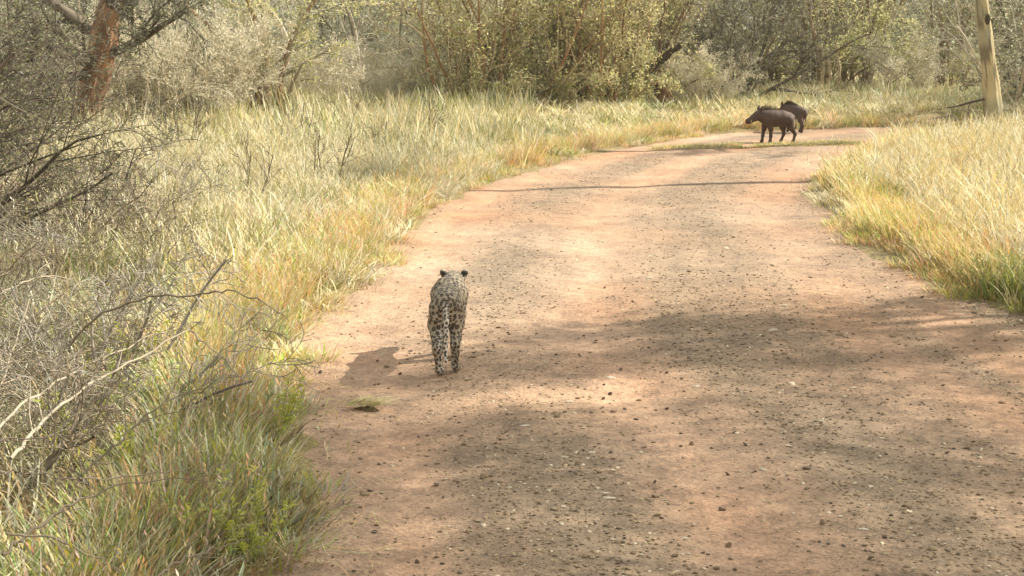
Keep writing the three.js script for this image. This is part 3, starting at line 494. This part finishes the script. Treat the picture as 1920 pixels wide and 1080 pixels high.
// ------------------------------------------------------------ stones and litter on the road
{
  const rand = rng32(4321), geos = [0, 1, 2].map(k => { const g = new THREE.IcosahedronGeometry(1, 1), p = g.attributes.position; for (let i = 0; i < p.count; i++) { const v = V(p.getX(i), p.getY(i), p.getZ(i)), f = 0.7 + 0.6 * noise(v.x * 1.3 + k * 9, v.y * 1.3, v.z * 1.3); p.setXYZ(i, v.x * f, v.y * f * 0.45, v.z * f); } g.computeVertexNormals(); return g; });
  const lists = [[], [], []], e = new THREE.Euler(), q = new THREE.Quaternion();
  for (let n = 0; n < 120000; n++) {
    const d = 4.8 + 22 * Math.pow(rand(), 1.5), l = leftEdge(d), r = rightEdge(d), x = lerp(l, r, rand()), z = -d; if (Math.abs(x) > 0.4 * d + 0.5) continue;
    const g = gravelShare(x, z); if (rand() > (0.06 + 0.9 * g * g) * (1 - 0.75 * smooth(10, 15, d))) continue;
    const size = (0.003 + 0.0085 * Math.pow(rand(), 3.2)) * (d > 10 ? 1.15 : 1) * (rand() < 0.012 ? 1.9 : 1), t = rand();
    const c = t < (d > 11 ? 0.02 : 0.06) ? [0.09, 0.065, 0.045] : t < 0.6 ? [0.2, 0.138, 0.076] : t < 0.9 ? [0.32, 0.238, 0.138] : [0.52, 0.44, 0.31], k = 0.75 + 0.5 * rand();
    q.setFromEuler(e.set((rand() - 0.5) * 0.7, rand() * 6.28, (rand() - 0.5) * 0.7));
    lists[Math.floor(rand() * 3)].push([new THREE.Matrix4().compose(V(x, roadY(x, z) + size * 0.25, z), q, V(size * (0.8 + 0.7 * rand()), size, size)), c.map(v => v * k)]);
  }
  lists.forEach((l, k) => scatter('road_gravel', geos[k], M.stone, l, 'loose grey and brown gravel strewn over the dirt road', 'gravel'));
  // dark clods on the smooth tracks
  const clods = [];
  for (let n = 0; n < 600; n++) { const d = 5.2 + 14 * Math.pow(rand(), 1.3), x = lerp(leftEdge(d), rightEdge(d), rand()), z = -d; if (gravelShare(x, z) > 0.6) continue; if (rand() < smooth(9, 14, d)) continue; const s = 0.005 + 0.010 * Math.pow(rand(), 2), ck = 0.6 + 0.9 * rand(); q.setFromEuler(e.set(rand(), rand() * 6, rand())); clods.push([new THREE.Matrix4().compose(V(x, roadY(x, z) + s * 0.3, z), q, V(s * 1.4, s, s)), [0.12 * ck, 0.075 * ck, 0.045 * ck]]); }
  scatter('dirt_clods', geos[1], M.stone, clods, 'small dark clods scattered on the reddish wheel tracks', 'clods');
  // straw lying flat along the left edge
  const straw = new Build(); straw.blade(V(0, 0, 0), V(1, 0.06, 0).normalize(), V(0.2, -0.1, 0.6), 0.16, 0.006, [1, 1, 1], 4); const litter = [];
  for (let n = 0; n < 2600; n++) { const d = 5 + 13 * Math.pow(rand(), 1.4), side = rand() < 0.72, o = Math.pow(rand(), 2) * 0.42, x = side ? leftEdge(d) + o - 0.08 : rightEdge(d) - o + 0.05, z = -d; if (noise(x * 2, z * 2.2, 6) < 0.42) continue; q.setFromEuler(e.set(0, rand() * 6.28, (rand() - 0.4) * 0.3)); const s = 0.4 + 0.9 * rand(), c = rand() < 0.7 ? pal.gold : rand() < 0.5 ? pal.olive : pal.pale; litter.push([new THREE.Matrix4().compose(V(x, surfaceY(x, z) + 0.008, z), q, V(s, s, s)), c.map(v => v * (0.7 + 0.5 * rand()))]); }
  scatter('straw_litter', straw.geometry(), M.grass, litter, 'broken straw lying flat along the road edges', 'straw');
  // pale stone chips that stand out one by one
  const chips = [[1140, 937, 36], [1132, 927, 22], [1068, 754, 28], [1060, 856, 26], [1110, 848, 26], [984, 800, 30], [1306, 723, 24], [1432, 879, 26], [1145, 703, 30], [1620, 994, 28], [1540, 790, 22], [1600, 728, 20], [1450, 619, 26], [1218, 523, 26], [1126, 450, 14], [1092, 452, 14], [1470, 572, 24], [1285, 1006, 22]];
  chips.forEach(([px, py, w]) => { const g = onGround(px, py), len = w / F * -g.z * 0.6, geo = new THREE.IcosahedronGeometry(1, 1), p = geo.attributes.position; for (let i = 0; i < p.count; i++) { const f = 0.55 + 0.9 * noise(p.getX(i) * 1.9 + px, p.getY(i) * 1.4, p.getZ(i) * 1.4); p.setXYZ(i, p.getX(i) * f * len * 0.55, p.getY(i) * f * len * 0.16, p.getZ(i) * f * len * 0.26); } geo.computeVertexNormals(); const m = part(unique('stone_chip'), geo, M.chip ??= std({ vertexColors: false, color: new THREE.Color().setRGB(0.52, 0.45, 0.34) }), scene); m.position.set(g.x, roadY(g.x, g.z) + len * 0.04, g.z); m.rotation.set((rand() - 0.5) * 0.3, (rand() - 0.5) * 1.2, (rand() - 0.5) * 0.3); tag(m, 'pale flat stone chip lying loose on the gravel road', 'stone', 'pale stone chips'); });
}
{ // torn tussock on the road by the leopard
  const b = onGround(688, 764), g = thing('grass_clod', [b.x, roadY(b.x, b.z), b.z]), rand = rng32(77), s = new Build(), geo = new THREE.IcosahedronGeometry(1, 2), p = geo.attributes.position;
  tag(g, 'torn clod with yellow straw lying on the road behind the leopard', 'clod');
  for (let i = 0; i < p.count; i++) { const f = 0.45 + 1.1 * noise(p.getX(i) * 3, p.getY(i) * 3, p.getZ(i) * 3); p.setXYZ(i, p.getX(i) * f * 0.06, p.getY(i) * f * 0.02 + 0.004, p.getZ(i) * f * 0.04); } geo.computeVertexNormals();
  part('earth', geo, std({ vertexColors: false, color: new THREE.Color().setRGB(0.13, 0.09, 0.04) }), g);
  for (let k = 0; k < 90; k++) { const a = (rand() - 0.5) * 1.1, st = V(-0.13 + 0.2 * rand(), 0.015 + 0.03 * rand(), (rand() - 0.5) * 0.08); s.blade(st, V(Math.cos(a), 0.3 + 0.5 * rand(), Math.sin(a)).normalize(), V(0.3, -0.6, (rand() - 0.5) * 0.9), 0.08 + 0.12 * rand(), 0.008, rand() < 0.65 ? [0.62, 0.53, 0.26] : [0.42, 0.42, 0.12], 4); }
  part('straw', s.geometry(), M.grass, g, 'stuff');
}

// ------------------------------------------------------------ dead branches in the near left verge
const DB = (pxs, d, r, c, label, twigs = 5, len = 0.2) => stick('dead_branch', pxs, d.map(v => v * 0.86), r.map(v => v * 0.62), c, label, { twigs: twigs + 4, twigLength: len, kink: 0.02 });
DB([[130, 660], [155, 615], [210, 580], [290, 555], [380, 553], [425, 546], [490, 565], [540, 600]], [9.2, 8.8], [0.010, 0.011, 0.010, 0.009, 0.008, 0.006, 0.003], [0.2, 0.16, 0.11], 'dark thorny twig arching over the left verge towards the leopard', 12, 0.08);
DB([[20, 860], [70, 800], [150, 735], [240, 680], [355, 618]], [7.0, 8.6], [0.014, 0.012, 0.010, 0.008, 0.006], paleWood, 'pale straight dead branch with a broken tip in the left verge', 5);
DB([[355, 620], [400, 655], [470, 725]], [8.6, 8.2], [0.006, 0.005, 0.004], midWood, 'thin twig bent down from the tip of the pale branch', 3);
DB([[-20, 815], [60, 745], [160, 690], [290, 625]], [7.6, 9.0], [0.011, 0.010, 0.008, 0.004], paleWood, 'pale dead branch with forked end behind the broken tipped one', 6);
DB([[-10, 760], [20, 660], [55, 560]], [8.2, 8.6], [0.009, 0.008, 0.005], paleWood, 'upright pale stick leaning by the thorn bush', 2);
DB([[155, 890], [210, 840], [260, 790], [325, 748], [405, 726]], [7.2, 7.8], [0.009, 0.008, 0.007, 0.005, 0.003], [0.13, 0.11, 0.07], 'dark twig rising diagonally with a green tip', 5);
DB([[5, 1040], [60, 995], [120, 955], [180, 925], [300, 897], [440, 908]], [5.9, 6.6], [0.010, 0.009, 0.008, 0.006, 0.004, 0.002], [0.16, 0.13, 0.09], 'long dark twig curving low through the grass', 7);
DB([[-20, 826], [80, 820], [182, 810]], [7.0, 7.4], [0.006, 0.005, 0.003], [0.12, 0.09, 0.07], 'short dark twig lying level across the pale branch foot', 2);
DB([[-20, 884], [60, 888], [130, 897], [178, 916]], [6.6, 7.0], [0.006, 0.005, 0.005, 0.003], [0.13, 0.1, 0.08], 'thin dark twig dipping towards the road', 3);
DB([[-20, 560], [20, 542], [70, 520], [140, 522]], [9.6, 10.2], [0.011, 0.010, 0.007, 0.004], paleWood, 'pale curved branch below the dark thorn bush', 4);
DB([[150, 898], [260, 890], [350, 880], [440, 872]], [6.9, 7.4], [0.005, 0.005, 0.004, 0.002], midWood, 'hair thin twig stretched level over green grass', 3);
DB([[290, 1085], [330, 1055], [390, 1032], [470, 1012]], [5.8, 6.3], [0.008, 0.007, 0.005, 0.003], [0.14, 0.11, 0.08], 'dark twig lying nearest the bright green tuft', 4);
DB([[10, 1000], [90, 1010], [180, 1045], [240, 1075]], [6.0, 5.9], [0.007, 0.006, 0.005, 0.003], midWood, 'grey twig sloping down beneath the long dark twig', 4);
// lime coloured weeds
{
  const spots = [[262, 735, 'under the dark diagonal twig'], [228, 800, 'left of the dark diagonal twig'], [325, 815, 'right of the dark diagonal twig'], [520, 830, 'beside the road edge'], [150, 880, 'among the pale dead branches'], [395, 1075, 'beside the dark twig nearest the road'], [250, 950, 'beneath the long dark twig'], [470, 1060, 'where the verge meets the red track']];
  spots.forEach(([px, py, where], k) => {
    const rand = rng32(640 + k), b = onGround(px, py), g = thing('leafy_weed', [b.x, groundY(b.x, b.z), b.z]), leaves = new Build();
    for (let n = 0; n < 7; n++) {
      const a = rand() * 6.28, q = wander(rand, V(0, -0.03, 0), V(Math.cos(a) * 0.5, 1, Math.sin(a) * 0.5), 0.3 + 0.16 * rand(), 5, 0.3, 0);
      part('stalk', new Build().tube(q, [0.005, 0.0045, 0.004, 0.003, 0.0025, 0.001], 4, [0.3, 0.32, 0.08]).geometry(), M.twig, g);
      for (let m = 0; m < 44; m++) { const f = 1 + rand() * 3.9, i = Math.floor(f), p = q[i].clone().lerp(q[i + 1], f - i), ld = V(rand() - 0.5, 0.35 * rand(), rand() - 0.5).normalize(); leaves.leaf(p, ld, outward(rand, ld, 1.57), 0.026 + 0.022 * rand(), 0.012, tint([0.48, 0.5, 0.07], rand, 0.6), 0.1); }
    }
    part('foliage', leaves.geometry(true), M.leaf, g, 'stuff'); tag(g, 'bright lime green leafy weed ' + where, 'weed', 'lime weeds in the near verge');
  });
}
// low tangles of grey brushwood all over the left verge
{
  const make = (seed, b, len) => woody('brushwood', seed, ringStems(rng32(seed + 1), 6, 0.22, 1.1, len, 0.009), { kids: [6, 5, 4], from: 0.1, ratio: 0.55, angle: 0.8, jitter: 0.55, pull: -0.15, slim: 0.6, thin: 0.0026, leaves: 0, bark: b, stemBark: b, leafColor: deep, floor: 0.03, stemJitter: 0.45 });
  const protos = [[make(861, bark.dusk, 0.85), 'grey'], [make(873, bark.brush, 0.95), 'brown'], [make(887, bark.brush, 0.75), 'brown']];
  const rand = rng32(8123), uses = [0, 0, 0];
  for (let n = 0; n < 26; n++) {
    const d = 6 + 12 * Math.pow((n + rand()) / 26, 0.9), l = leftEdge(d), far = -(0.36 * d + 0.4), x = lerp(l - 1.15, far, Math.pow(rand(), 0.6)), k = Math.floor(rand() * 3), [p, tone] = protos[k], label = `low tangle of ${tone} leafless brushwood in the left verge grass`, s = 0.8 + 0.45 * rand(), y = groundY(x, -d);
    if (!uses[k]++) { p.position.set(x, y, -d); p.scale.setScalar(s); tag(p, label, 'brushwood', 'brushwood tangles'); } else copyOf(p, [x, y, -d], rand() * 6.28, s, label, 'brushwood', 'brushwood tangles');
  }
}
// thin leafless shrubs standing in the tall left grass
{
  const spots = [[612, 372, 0.75], [345, 330, 1.0], [262, 300, 1.0], [560, 300, 0.8], [720, 320, 0.7], [800, 290, 0.7], [455, 420, 0.8], [200, 470, 0.9], [320, 500, 0.7], [120, 560, 0.8], [660, 262, 0.8], [560, 215, 0.9]];
  const near = ['beside the road bend', 'below the acacia trunk', 'right of the acacia trunk', 'below the twin stemmed tree', 'in the bright straw', 'nearest the olive thicket', 'in the middle of the verge', 'beside the thorn bush', 'behind the arching twig', 'above the pale curved branch', 'right of the twin stemmed tree', 'at the foot of the hazy grey bush'];
  spots.forEach(([px, py, s], k) => {
    const rand = rng32(800 + k), g = woody('dry_shrub', 820 + k, ringStems(rand, 4, 0.08, 0.7, 0.9, 0.012), { kids: [5, 3], from: 0.25, ratio: 0.5, angle: 0.7, jitter: 0.4, pull: 0, slim: 0.6, thin: 0.0045, leaves: 0, bark: bark.dark, stemBark: bark.dark, leafColor: deep, stemJitter: 0.35 });
    const b = onGround(px, py); b.y = groundY(b.x, b.z); g.position.copy(b); g.scale.setScalar(s * 1.15); tag(g, 'thin leafless shrub in tall dry grass ' + near[k], 'shrub', 'leafless shrubs in the grass');
  });
}

// ------------------------------------------------------------ animals: one skin drawn around a skeleton
function skin(bones, lo, hi, cell) { // bones: [[x,y,z,r],[x,y,z,r],blend, flatten?]
  const nx = Math.ceil((hi[0] - lo[0]) / cell) + 1, ny = Math.ceil((hi[1] - lo[1]) / cell) + 1, nz = Math.ceil((hi[2] - lo[2]) / cell) + 1;
  const B = bones.map(([a, b, k]) => { const ab = [b[0] - a[0], b[1] - a[1], b[2] - a[2]]; return { a, ab, l2: ab[0] ** 2 + ab[1] ** 2 + ab[2] ** 2 + 1e-12, dr: b[3] - a[3], k }; });
  const dist = (x, y, z) => {
    let d = 9;
    for (const { a, ab, l2, dr, k } of B) {
      const px = x - a[0], py = y - a[1], pz = z - a[2]; let t = (px * ab[0] + py * ab[1] + pz * ab[2]) / l2; t = t < 0 ? 0 : t > 1 ? 1 : t;
      const e = Math.sqrt((px - ab[0] * t) ** 2 + (py - ab[1] * t) ** 2 + (pz - ab[2] * t) ** 2) - a[3] - dr * t;
      const h = Math.max(k - Math.abs(d - e), 0) / k; d = Math.min(d, e) - h * h * k * 0.25;
    }
    return d;
  };
  const f = new Float32Array(nx * ny * nz), at = (i, j, k) => (k * ny + j) * nx + i;
  for (let k = 0; k < nz; k++) for (let j = 0; j < ny; j++) for (let i = 0; i < nx; i++) f[at(i, j, k)] = dist(lo[0] + i * cell, lo[1] + j * cell, lo[2] + k * cell);
  const id = new Int32Array(nx * ny * nz).fill(-1), pos = [], idx = [];
  for (let k = 0; k < nz - 1; k++) for (let j = 0; j < ny - 1; j++) for (let i = 0; i < nx - 1; i++) {
    let n = 0, sx = 0, sy = 0, sz = 0;
    for (let e = 0; e < 12; e++) {
      const ax = e >> 2, u = e & 1, v = (e >> 1) & 1, c0 = ax === 0 ? [0, u, v] : ax === 1 ? [u, 0, v] : [u, v, 0], c1 = c0.slice(); c1[ax] = 1;
      const f0 = f[at(i + c0[0], j + c0[1], k + c0[2])], f1 = f[at(i + c1[0], j + c1[1], k + c1[2])];
      if ((f0 < 0) !== (f1 < 0)) { const t = f0 / (f0 - f1); sx += c0[0] + (c1[0] - c0[0]) * t; sy += c0[1] + (c1[1] - c0[1]) * t; sz += c0[2] + (c1[2] - c0[2]) * t; n++; }
    }
    if (n) { id[at(i, j, k)] = pos.length / 3; pos.push(lo[0] + (i + sx / n) * cell, lo[1] + (j + sy / n) * cell, lo[2] + (k + sz / n) * cell); }
  }
  const quad = (a, b, c, d, flip) => flip ? idx.push(a, c, b, a, d, c) : idx.push(a, b, c, a, c, d);
  for (let k = 1; k < nz - 1; k++) for (let j = 1; j < ny - 1; j++) for (let i = 1; i < nx - 1; i++) {
    const s = f[at(i, j, k)] < 0;
    if (s !== f[at(i + 1, j, k)] < 0) quad(id[at(i, j - 1, k - 1)], id[at(i, j, k - 1)], id[at(i, j, k)], id[at(i, j - 1, k)], !s);
    if (s !== f[at(i, j + 1, k)] < 0) quad(id[at(i - 1, j, k - 1)], id[at(i - 1, j, k)], id[at(i, j, k)], id[at(i, j, k - 1)], !s);
    if (s !== f[at(i, j, k + 1)] < 0) quad(id[at(i - 1, j - 1, k)], id[at(i, j - 1, k)], id[at(i, j, k)], id[at(i - 1, j, k)], !s);
  }
  const g = new THREE.BufferGeometry(); g.setAttribute('position', new THREE.Float32BufferAttribute(pos, 3)); g.setIndex(idx); g.computeVertexNormals();
  return g;
}
const chain = (list, k) => list.slice(1).map((b, i) => [list[i], b, k]);
{ // leopard walking away: -z is forward, the left hind paw stands at z = 0
  const bones = [
    ...chain([[0, 0.47, -0.07, 0.09], [0, 0.46, -0.2, 0.098], [0, 0.435, -0.42, 0.1], [0, 0.425, -0.62, 0.105], [0, 0.43, -0.74, 0.09], [0.012, 0.455, -0.86, 0.075], [0.022, 0.462, -0.97, 0.082]], 0.05),
    ...chain([[0.015, 0.43, -0.98, 0.07], [0.02, 0.395, -1.07, 0.045], [0.02, 0.385, -1.1, 0.038]], 0.03),
    ...[-1, 1].flatMap(e => [[[0.015 + e * 0.035, 0.415, -0.99, 0.042], [0.015 + e * 0.02, 0.4, -1.03, 0.04], 0.03]]), // cheeks
    ...[-1, 1].flatMap(e => [[[e * 0.05, 0.5, -0.66, 0.04], [e * 0.06, 0.42, -0.66, 0.07], 0.05]]), // shoulder blades
    // left hind (planted), right hind (passing forward)
    ...chain([[-0.046, 0.44, -0.07, 0.074], [-0.07, 0.32, -0.13, 0.058], [-0.058, 0.19, 0.02, 0.031], [-0.046, 0.055, 0.0, 0.025]], 0.03), ...chain([[-0.046, 0.04, 0.0, 0.028], [-0.044, 0.026, -0.07, 0.034]], 0.02),
    ...chain([[0.046, 0.44, -0.09, 0.074], [0.068, 0.32, -0.2, 0.058], [0.066, 0.2, -0.07, 0.031], [0.062, 0.06, -0.11, 0.025]], 0.03), ...chain([[0.062, 0.042, -0.11, 0.028], [0.068, 0.026, -0.18, 0.034]], 0.02),
    ...chain([[-0.068, 0.43, -0.66, 0.07], [-0.075, 0.29, -0.62, 0.046], [-0.06, 0.13, -0.7, 0.032], [-0.05, 0.04, -0.72, 0.027], [-0.05, 0.028, -0.79, 0.033]], 0.03),
    ...chain([[0.068, 0.43, -0.66, 0.07], [0.075, 0.29, -0.63, 0.046], [0.055, 0.13, -0.58, 0.032], [0.045, 0.045, -0.55, 0.027], [0.045, 0.028, -0.61, 0.033]], 0.03),
    // ears
    ...chain([[-0.046, 0.5, -0.985, 0.03], [-0.062, 0.526, -0.982, 0.023], [-0.068, 0.536, -0.98, 0.015]], 0.012), ...chain([[0.088, 0.5, -0.985, 0.03], [0.106, 0.526, -0.982, 0.023], [0.112, 0.536, -0.98, 0.015]], 0.012),
    // tail
    ...chain([[0, 0.51, -0.03, 0.032], [0.004, 0.47, 0.03, 0.022], [0.01, 0.38, 0.055, 0.017], [0.008, 0.28, 0.058, 0.0155], [0.002, 0.19, 0.06, 0.0145], [0.008, 0.12, 0.085, 0.012]], 0.014),
  ];
  const geo = skin(bones, [-0.19, -0.02, -1.18], [0.19, 0.62, 0.13], 0.0055), p = geo.attributes.position, n = geo.attributes.normal, rand = rng32(1001), spots = [], col = new Float32Array(p.count * 3);
  for (let t = 0; t < 22000 && spots.length < 2200; t++) {
    const i = Math.floor(rand() * p.count), v = [p.getX(i), p.getY(i), p.getZ(i)], leg = v[1] < 0.27 || v[2] < -0.8 || v[2] > 0.03, r = leg ? 0.009 + 0.004 * rand() : 0.0125 + 0.006 * rand();
    if (spots.every(s => Math.hypot(s[0] - v[0], s[1] - v[1], s[2] - v[2]) > (s[3] + r) * 0.92)) spots.push([...v, r, leg, rand() * 6.28]);
  }
  for (let i = 0; i < p.count; i++) {
    const x = p.getX(i), y = p.getY(i), z = p.getZ(i), ny = n.getY(i), f = fbm(x * 60, y * 60, z * 60, 2);
    // dye of the coat: tawny above, white below, inside the legs and under the tail
    const under = smooth(-0.15, -0.75, ny) * (y > 0.24 ? 1 : 0.3), inner = y < 0.33 && Math.abs(x) < 0.05 ? 0.6 : 0, tail = z > 0.045 && y > 0.1 && Math.abs(x) < 0.03 && n.getZ(i) > 0.1 ? 0.95 : 0, w = clamp(Math.max(under, inner, tail), 0, 1);
    let c = [lerp(0.27, 0.56, w), lerp(0.22, 0.51, w), lerp(0.15, 0.44, w)].map(v => v * (0.8 + 0.4 * f)), best = 9, bs;
    for (const s of spots) { const dd = Math.hypot(s[0] - x, s[1] - y, s[2] - z) / s[3]; if (dd < best) { best = dd; bs = s; } }
    const wob = best + (noise(x * 150, y * 150, z * 150) - 0.5) * 0.35; let dark = wob < 0.95 ? 1 : 0;
    if (!bs[4] && wob < 0.3) { dark = 0; c = [0.15, 0.095, 0.045]; }
    if (w > 0.6 && y < 0.3 && hash3(i, 3, 5) > 0.75) dark *= 0.6;
    if (dark) c = c.map((v, k) => lerp(v, [0.018, 0.014, 0.011][k], 0.95));
    if (z < -0.955 && z > -1.02 && y > 0.506 && Math.abs(x - 0.022) > 0.056) c = n.getZ(i) > 0.1 ? y > 0.54 ? [0.3, 0.25, 0.18] : [0.03, 0.024, 0.018] : [0.4, 0.3, 0.18];
    if (z < -1.135 && y > 0.37) c = [0.06, 0.03, 0.025];
    col.set(c, i * 3);
  }
  geo.setAttribute('color', new THREE.BufferAttribute(col, 3));
  const b = onGround(824, 708), m = part('leopard', geo, M.fur, scene); m.position.set(b.x + 0.04, roadY(b.x, b.z) + 0.004, b.z - 0.02); m.scale.x = 0.93;
  tag(m, 'spotted leopard walking away along the dirt road with its tail hanging', 'leopard');
  for (const s of [-1, 1]) { const e = part('eye', new THREE.SphereGeometry(0.012, 12, 8), M.eye, m); e.position.set(0.022 + s * 0.042, 0.435, -1.05); }
}
function warthog(name, position, turn, label) { // -x is forward
  const bones = [
    ...chain([[0.2, 0.46, 0, 0.13], [0.08, 0.465, 0, 0.15], [-0.08, 0.47, 0, 0.158], [-0.2, 0.485, 0, 0.148], [-0.29, 0.51, 0, 0.11], [-0.38, 0.525, 0, 0.095]], 0.05),
    ...chain([[-0.4, 0.53, 0, 0.085], [-0.48, 0.475, 0, 0.068], [-0.57, 0.42, 0, 0.052], [-0.595, 0.41, 0, 0.05]], 0.03),
    ...chain([[-0.45, 0.47, -0.055, 0.03], [-0.45, 0.47, 0.055, 0.03]], 0.03), ...chain([[-0.52, 0.43, -0.05, 0.016], [-0.52, 0.43, 0.05, 0.016]], 0.015),
    ...[-1, 1].flatMap(s => [
      ...chain([[-0.22, 0.42, s * 0.075, 0.08], [-0.2 + s * 0.045, 0.27, s * 0.075, 0.045], [-0.21 + s * 0.06, 0.13, s * 0.07, 0.028], [-0.22 + s * 0.06, 0.03, s * 0.07, 0.026], [-0.24 + s * 0.06, 0.02, s * 0.07, 0.024]], 0.03),
      ...chain([[0.2, 0.43, s * 0.07, 0.1], [0.19 + s * 0.06, 0.29, s * 0.075, 0.06], [0.245 + s * 0.09, 0.17, s * 0.07, 0.03], [0.2 + s * 0.1, 0.03, s * 0.07, 0.026], [0.18 + s * 0.1, 0.02, s * 0.07, 0.024]], 0.03),
      ...chain([[-0.37, 0.59, s * 0.065, 0.024], [-0.355, 0.655, s * 0.095, 0.032], [-0.34, 0.71, s * 0.11, 0.014]], 0.015)]),
    ...chain([[0.32, 0.52, 0, 0.018], [0.36, 0.45, 0, 0.012], [0.365, 0.34, 0.01, 0.01], [0.36, 0.27, 0.01, 0.016]], 0.012),
  ];
  const geo = skin(bones, [-0.68, -0.02, -0.2], [0.42, 0.74, 0.2], 0.0105), p = geo.attributes.position, col = new Float32Array(p.count * 3);
  for (let i = 0; i < p.count; i++) { const k = 0.7 + 0.6 * fbm(p.getX(i) * 14, p.getY(i) * 22, p.getZ(i) * 14, 3); col.set([0.062 * k, 0.034 * k, 0.023 * k], i * 3); }
  geo.setAttribute('color', new THREE.BufferAttribute(col, 3));
  const m = part(unique(name), geo, M.hide, scene); m.position.set(...position); m.rotation.y = turn; tag(m, label, 'warthog', 'warthogs on the road');
  const rand = rng32(1500), mane = new Build();
  for (let k = 0; k < 700; k++) { const t = rand(), x = lerp(-0.38, 0.06, t), y = 0.612 + 0.02 * Math.sin(t * 3) - 0.006, hgt = (0.155 - 0.14 * Math.abs(t - 0.2)) * (0.55 + 0.65 * rand()); mane.blade(V(x, y, (rand() - 0.5) * 0.07), V(0.25 + 0.3 * rand(), 1, (rand() - 0.5) * 0.6).normalize(), V(0.7, -0.2, (rand() - 0.5) * 0.6), hgt, 0.006, rand() < 0.45 ? [0.3, 0.2, 0.11] : [0.09, 0.058, 0.04], 3); }
  part('mane', mane.geometry(), M.hair, m);
  for (const s of [-1, 1]) { const c = new THREE.CatmullRomCurve3([V(-0.535, 0.41, s * 0.045), V(-0.55, 0.415, s * 0.075), V(-0.55, 0.45, s * 0.088)]).getPoints(6); part('tusk', new Build().tube(c, [0.01, 0.01, 0.009, 0.008, 0.006, 0.004, 0.002], 6, [1, 1, 1]).geometry(), M.tusk, m); const e = part('eye', new THREE.SphereGeometry(0.011, 8, 6), M.eye, m); e.position.set(-0.43, 0.545, s * 0.066); }
  return m;
}
{
  const a = onGround(1457, 266), b = onGround(1490, 248);
  warthog('warthog', [a.x, roadY(a.x, a.z) + 0.003, a.z], 0.12, 'dark warthog standing side on across the road looking towards the verge');
  warthog('warthog', [b.x, roadY(b.x, b.z) + 0.003, b.z], -0.98, 'dark warthog turned away half hidden behind the other one').scale.setScalar(0.89);
}

renderer.render(scene, camera);
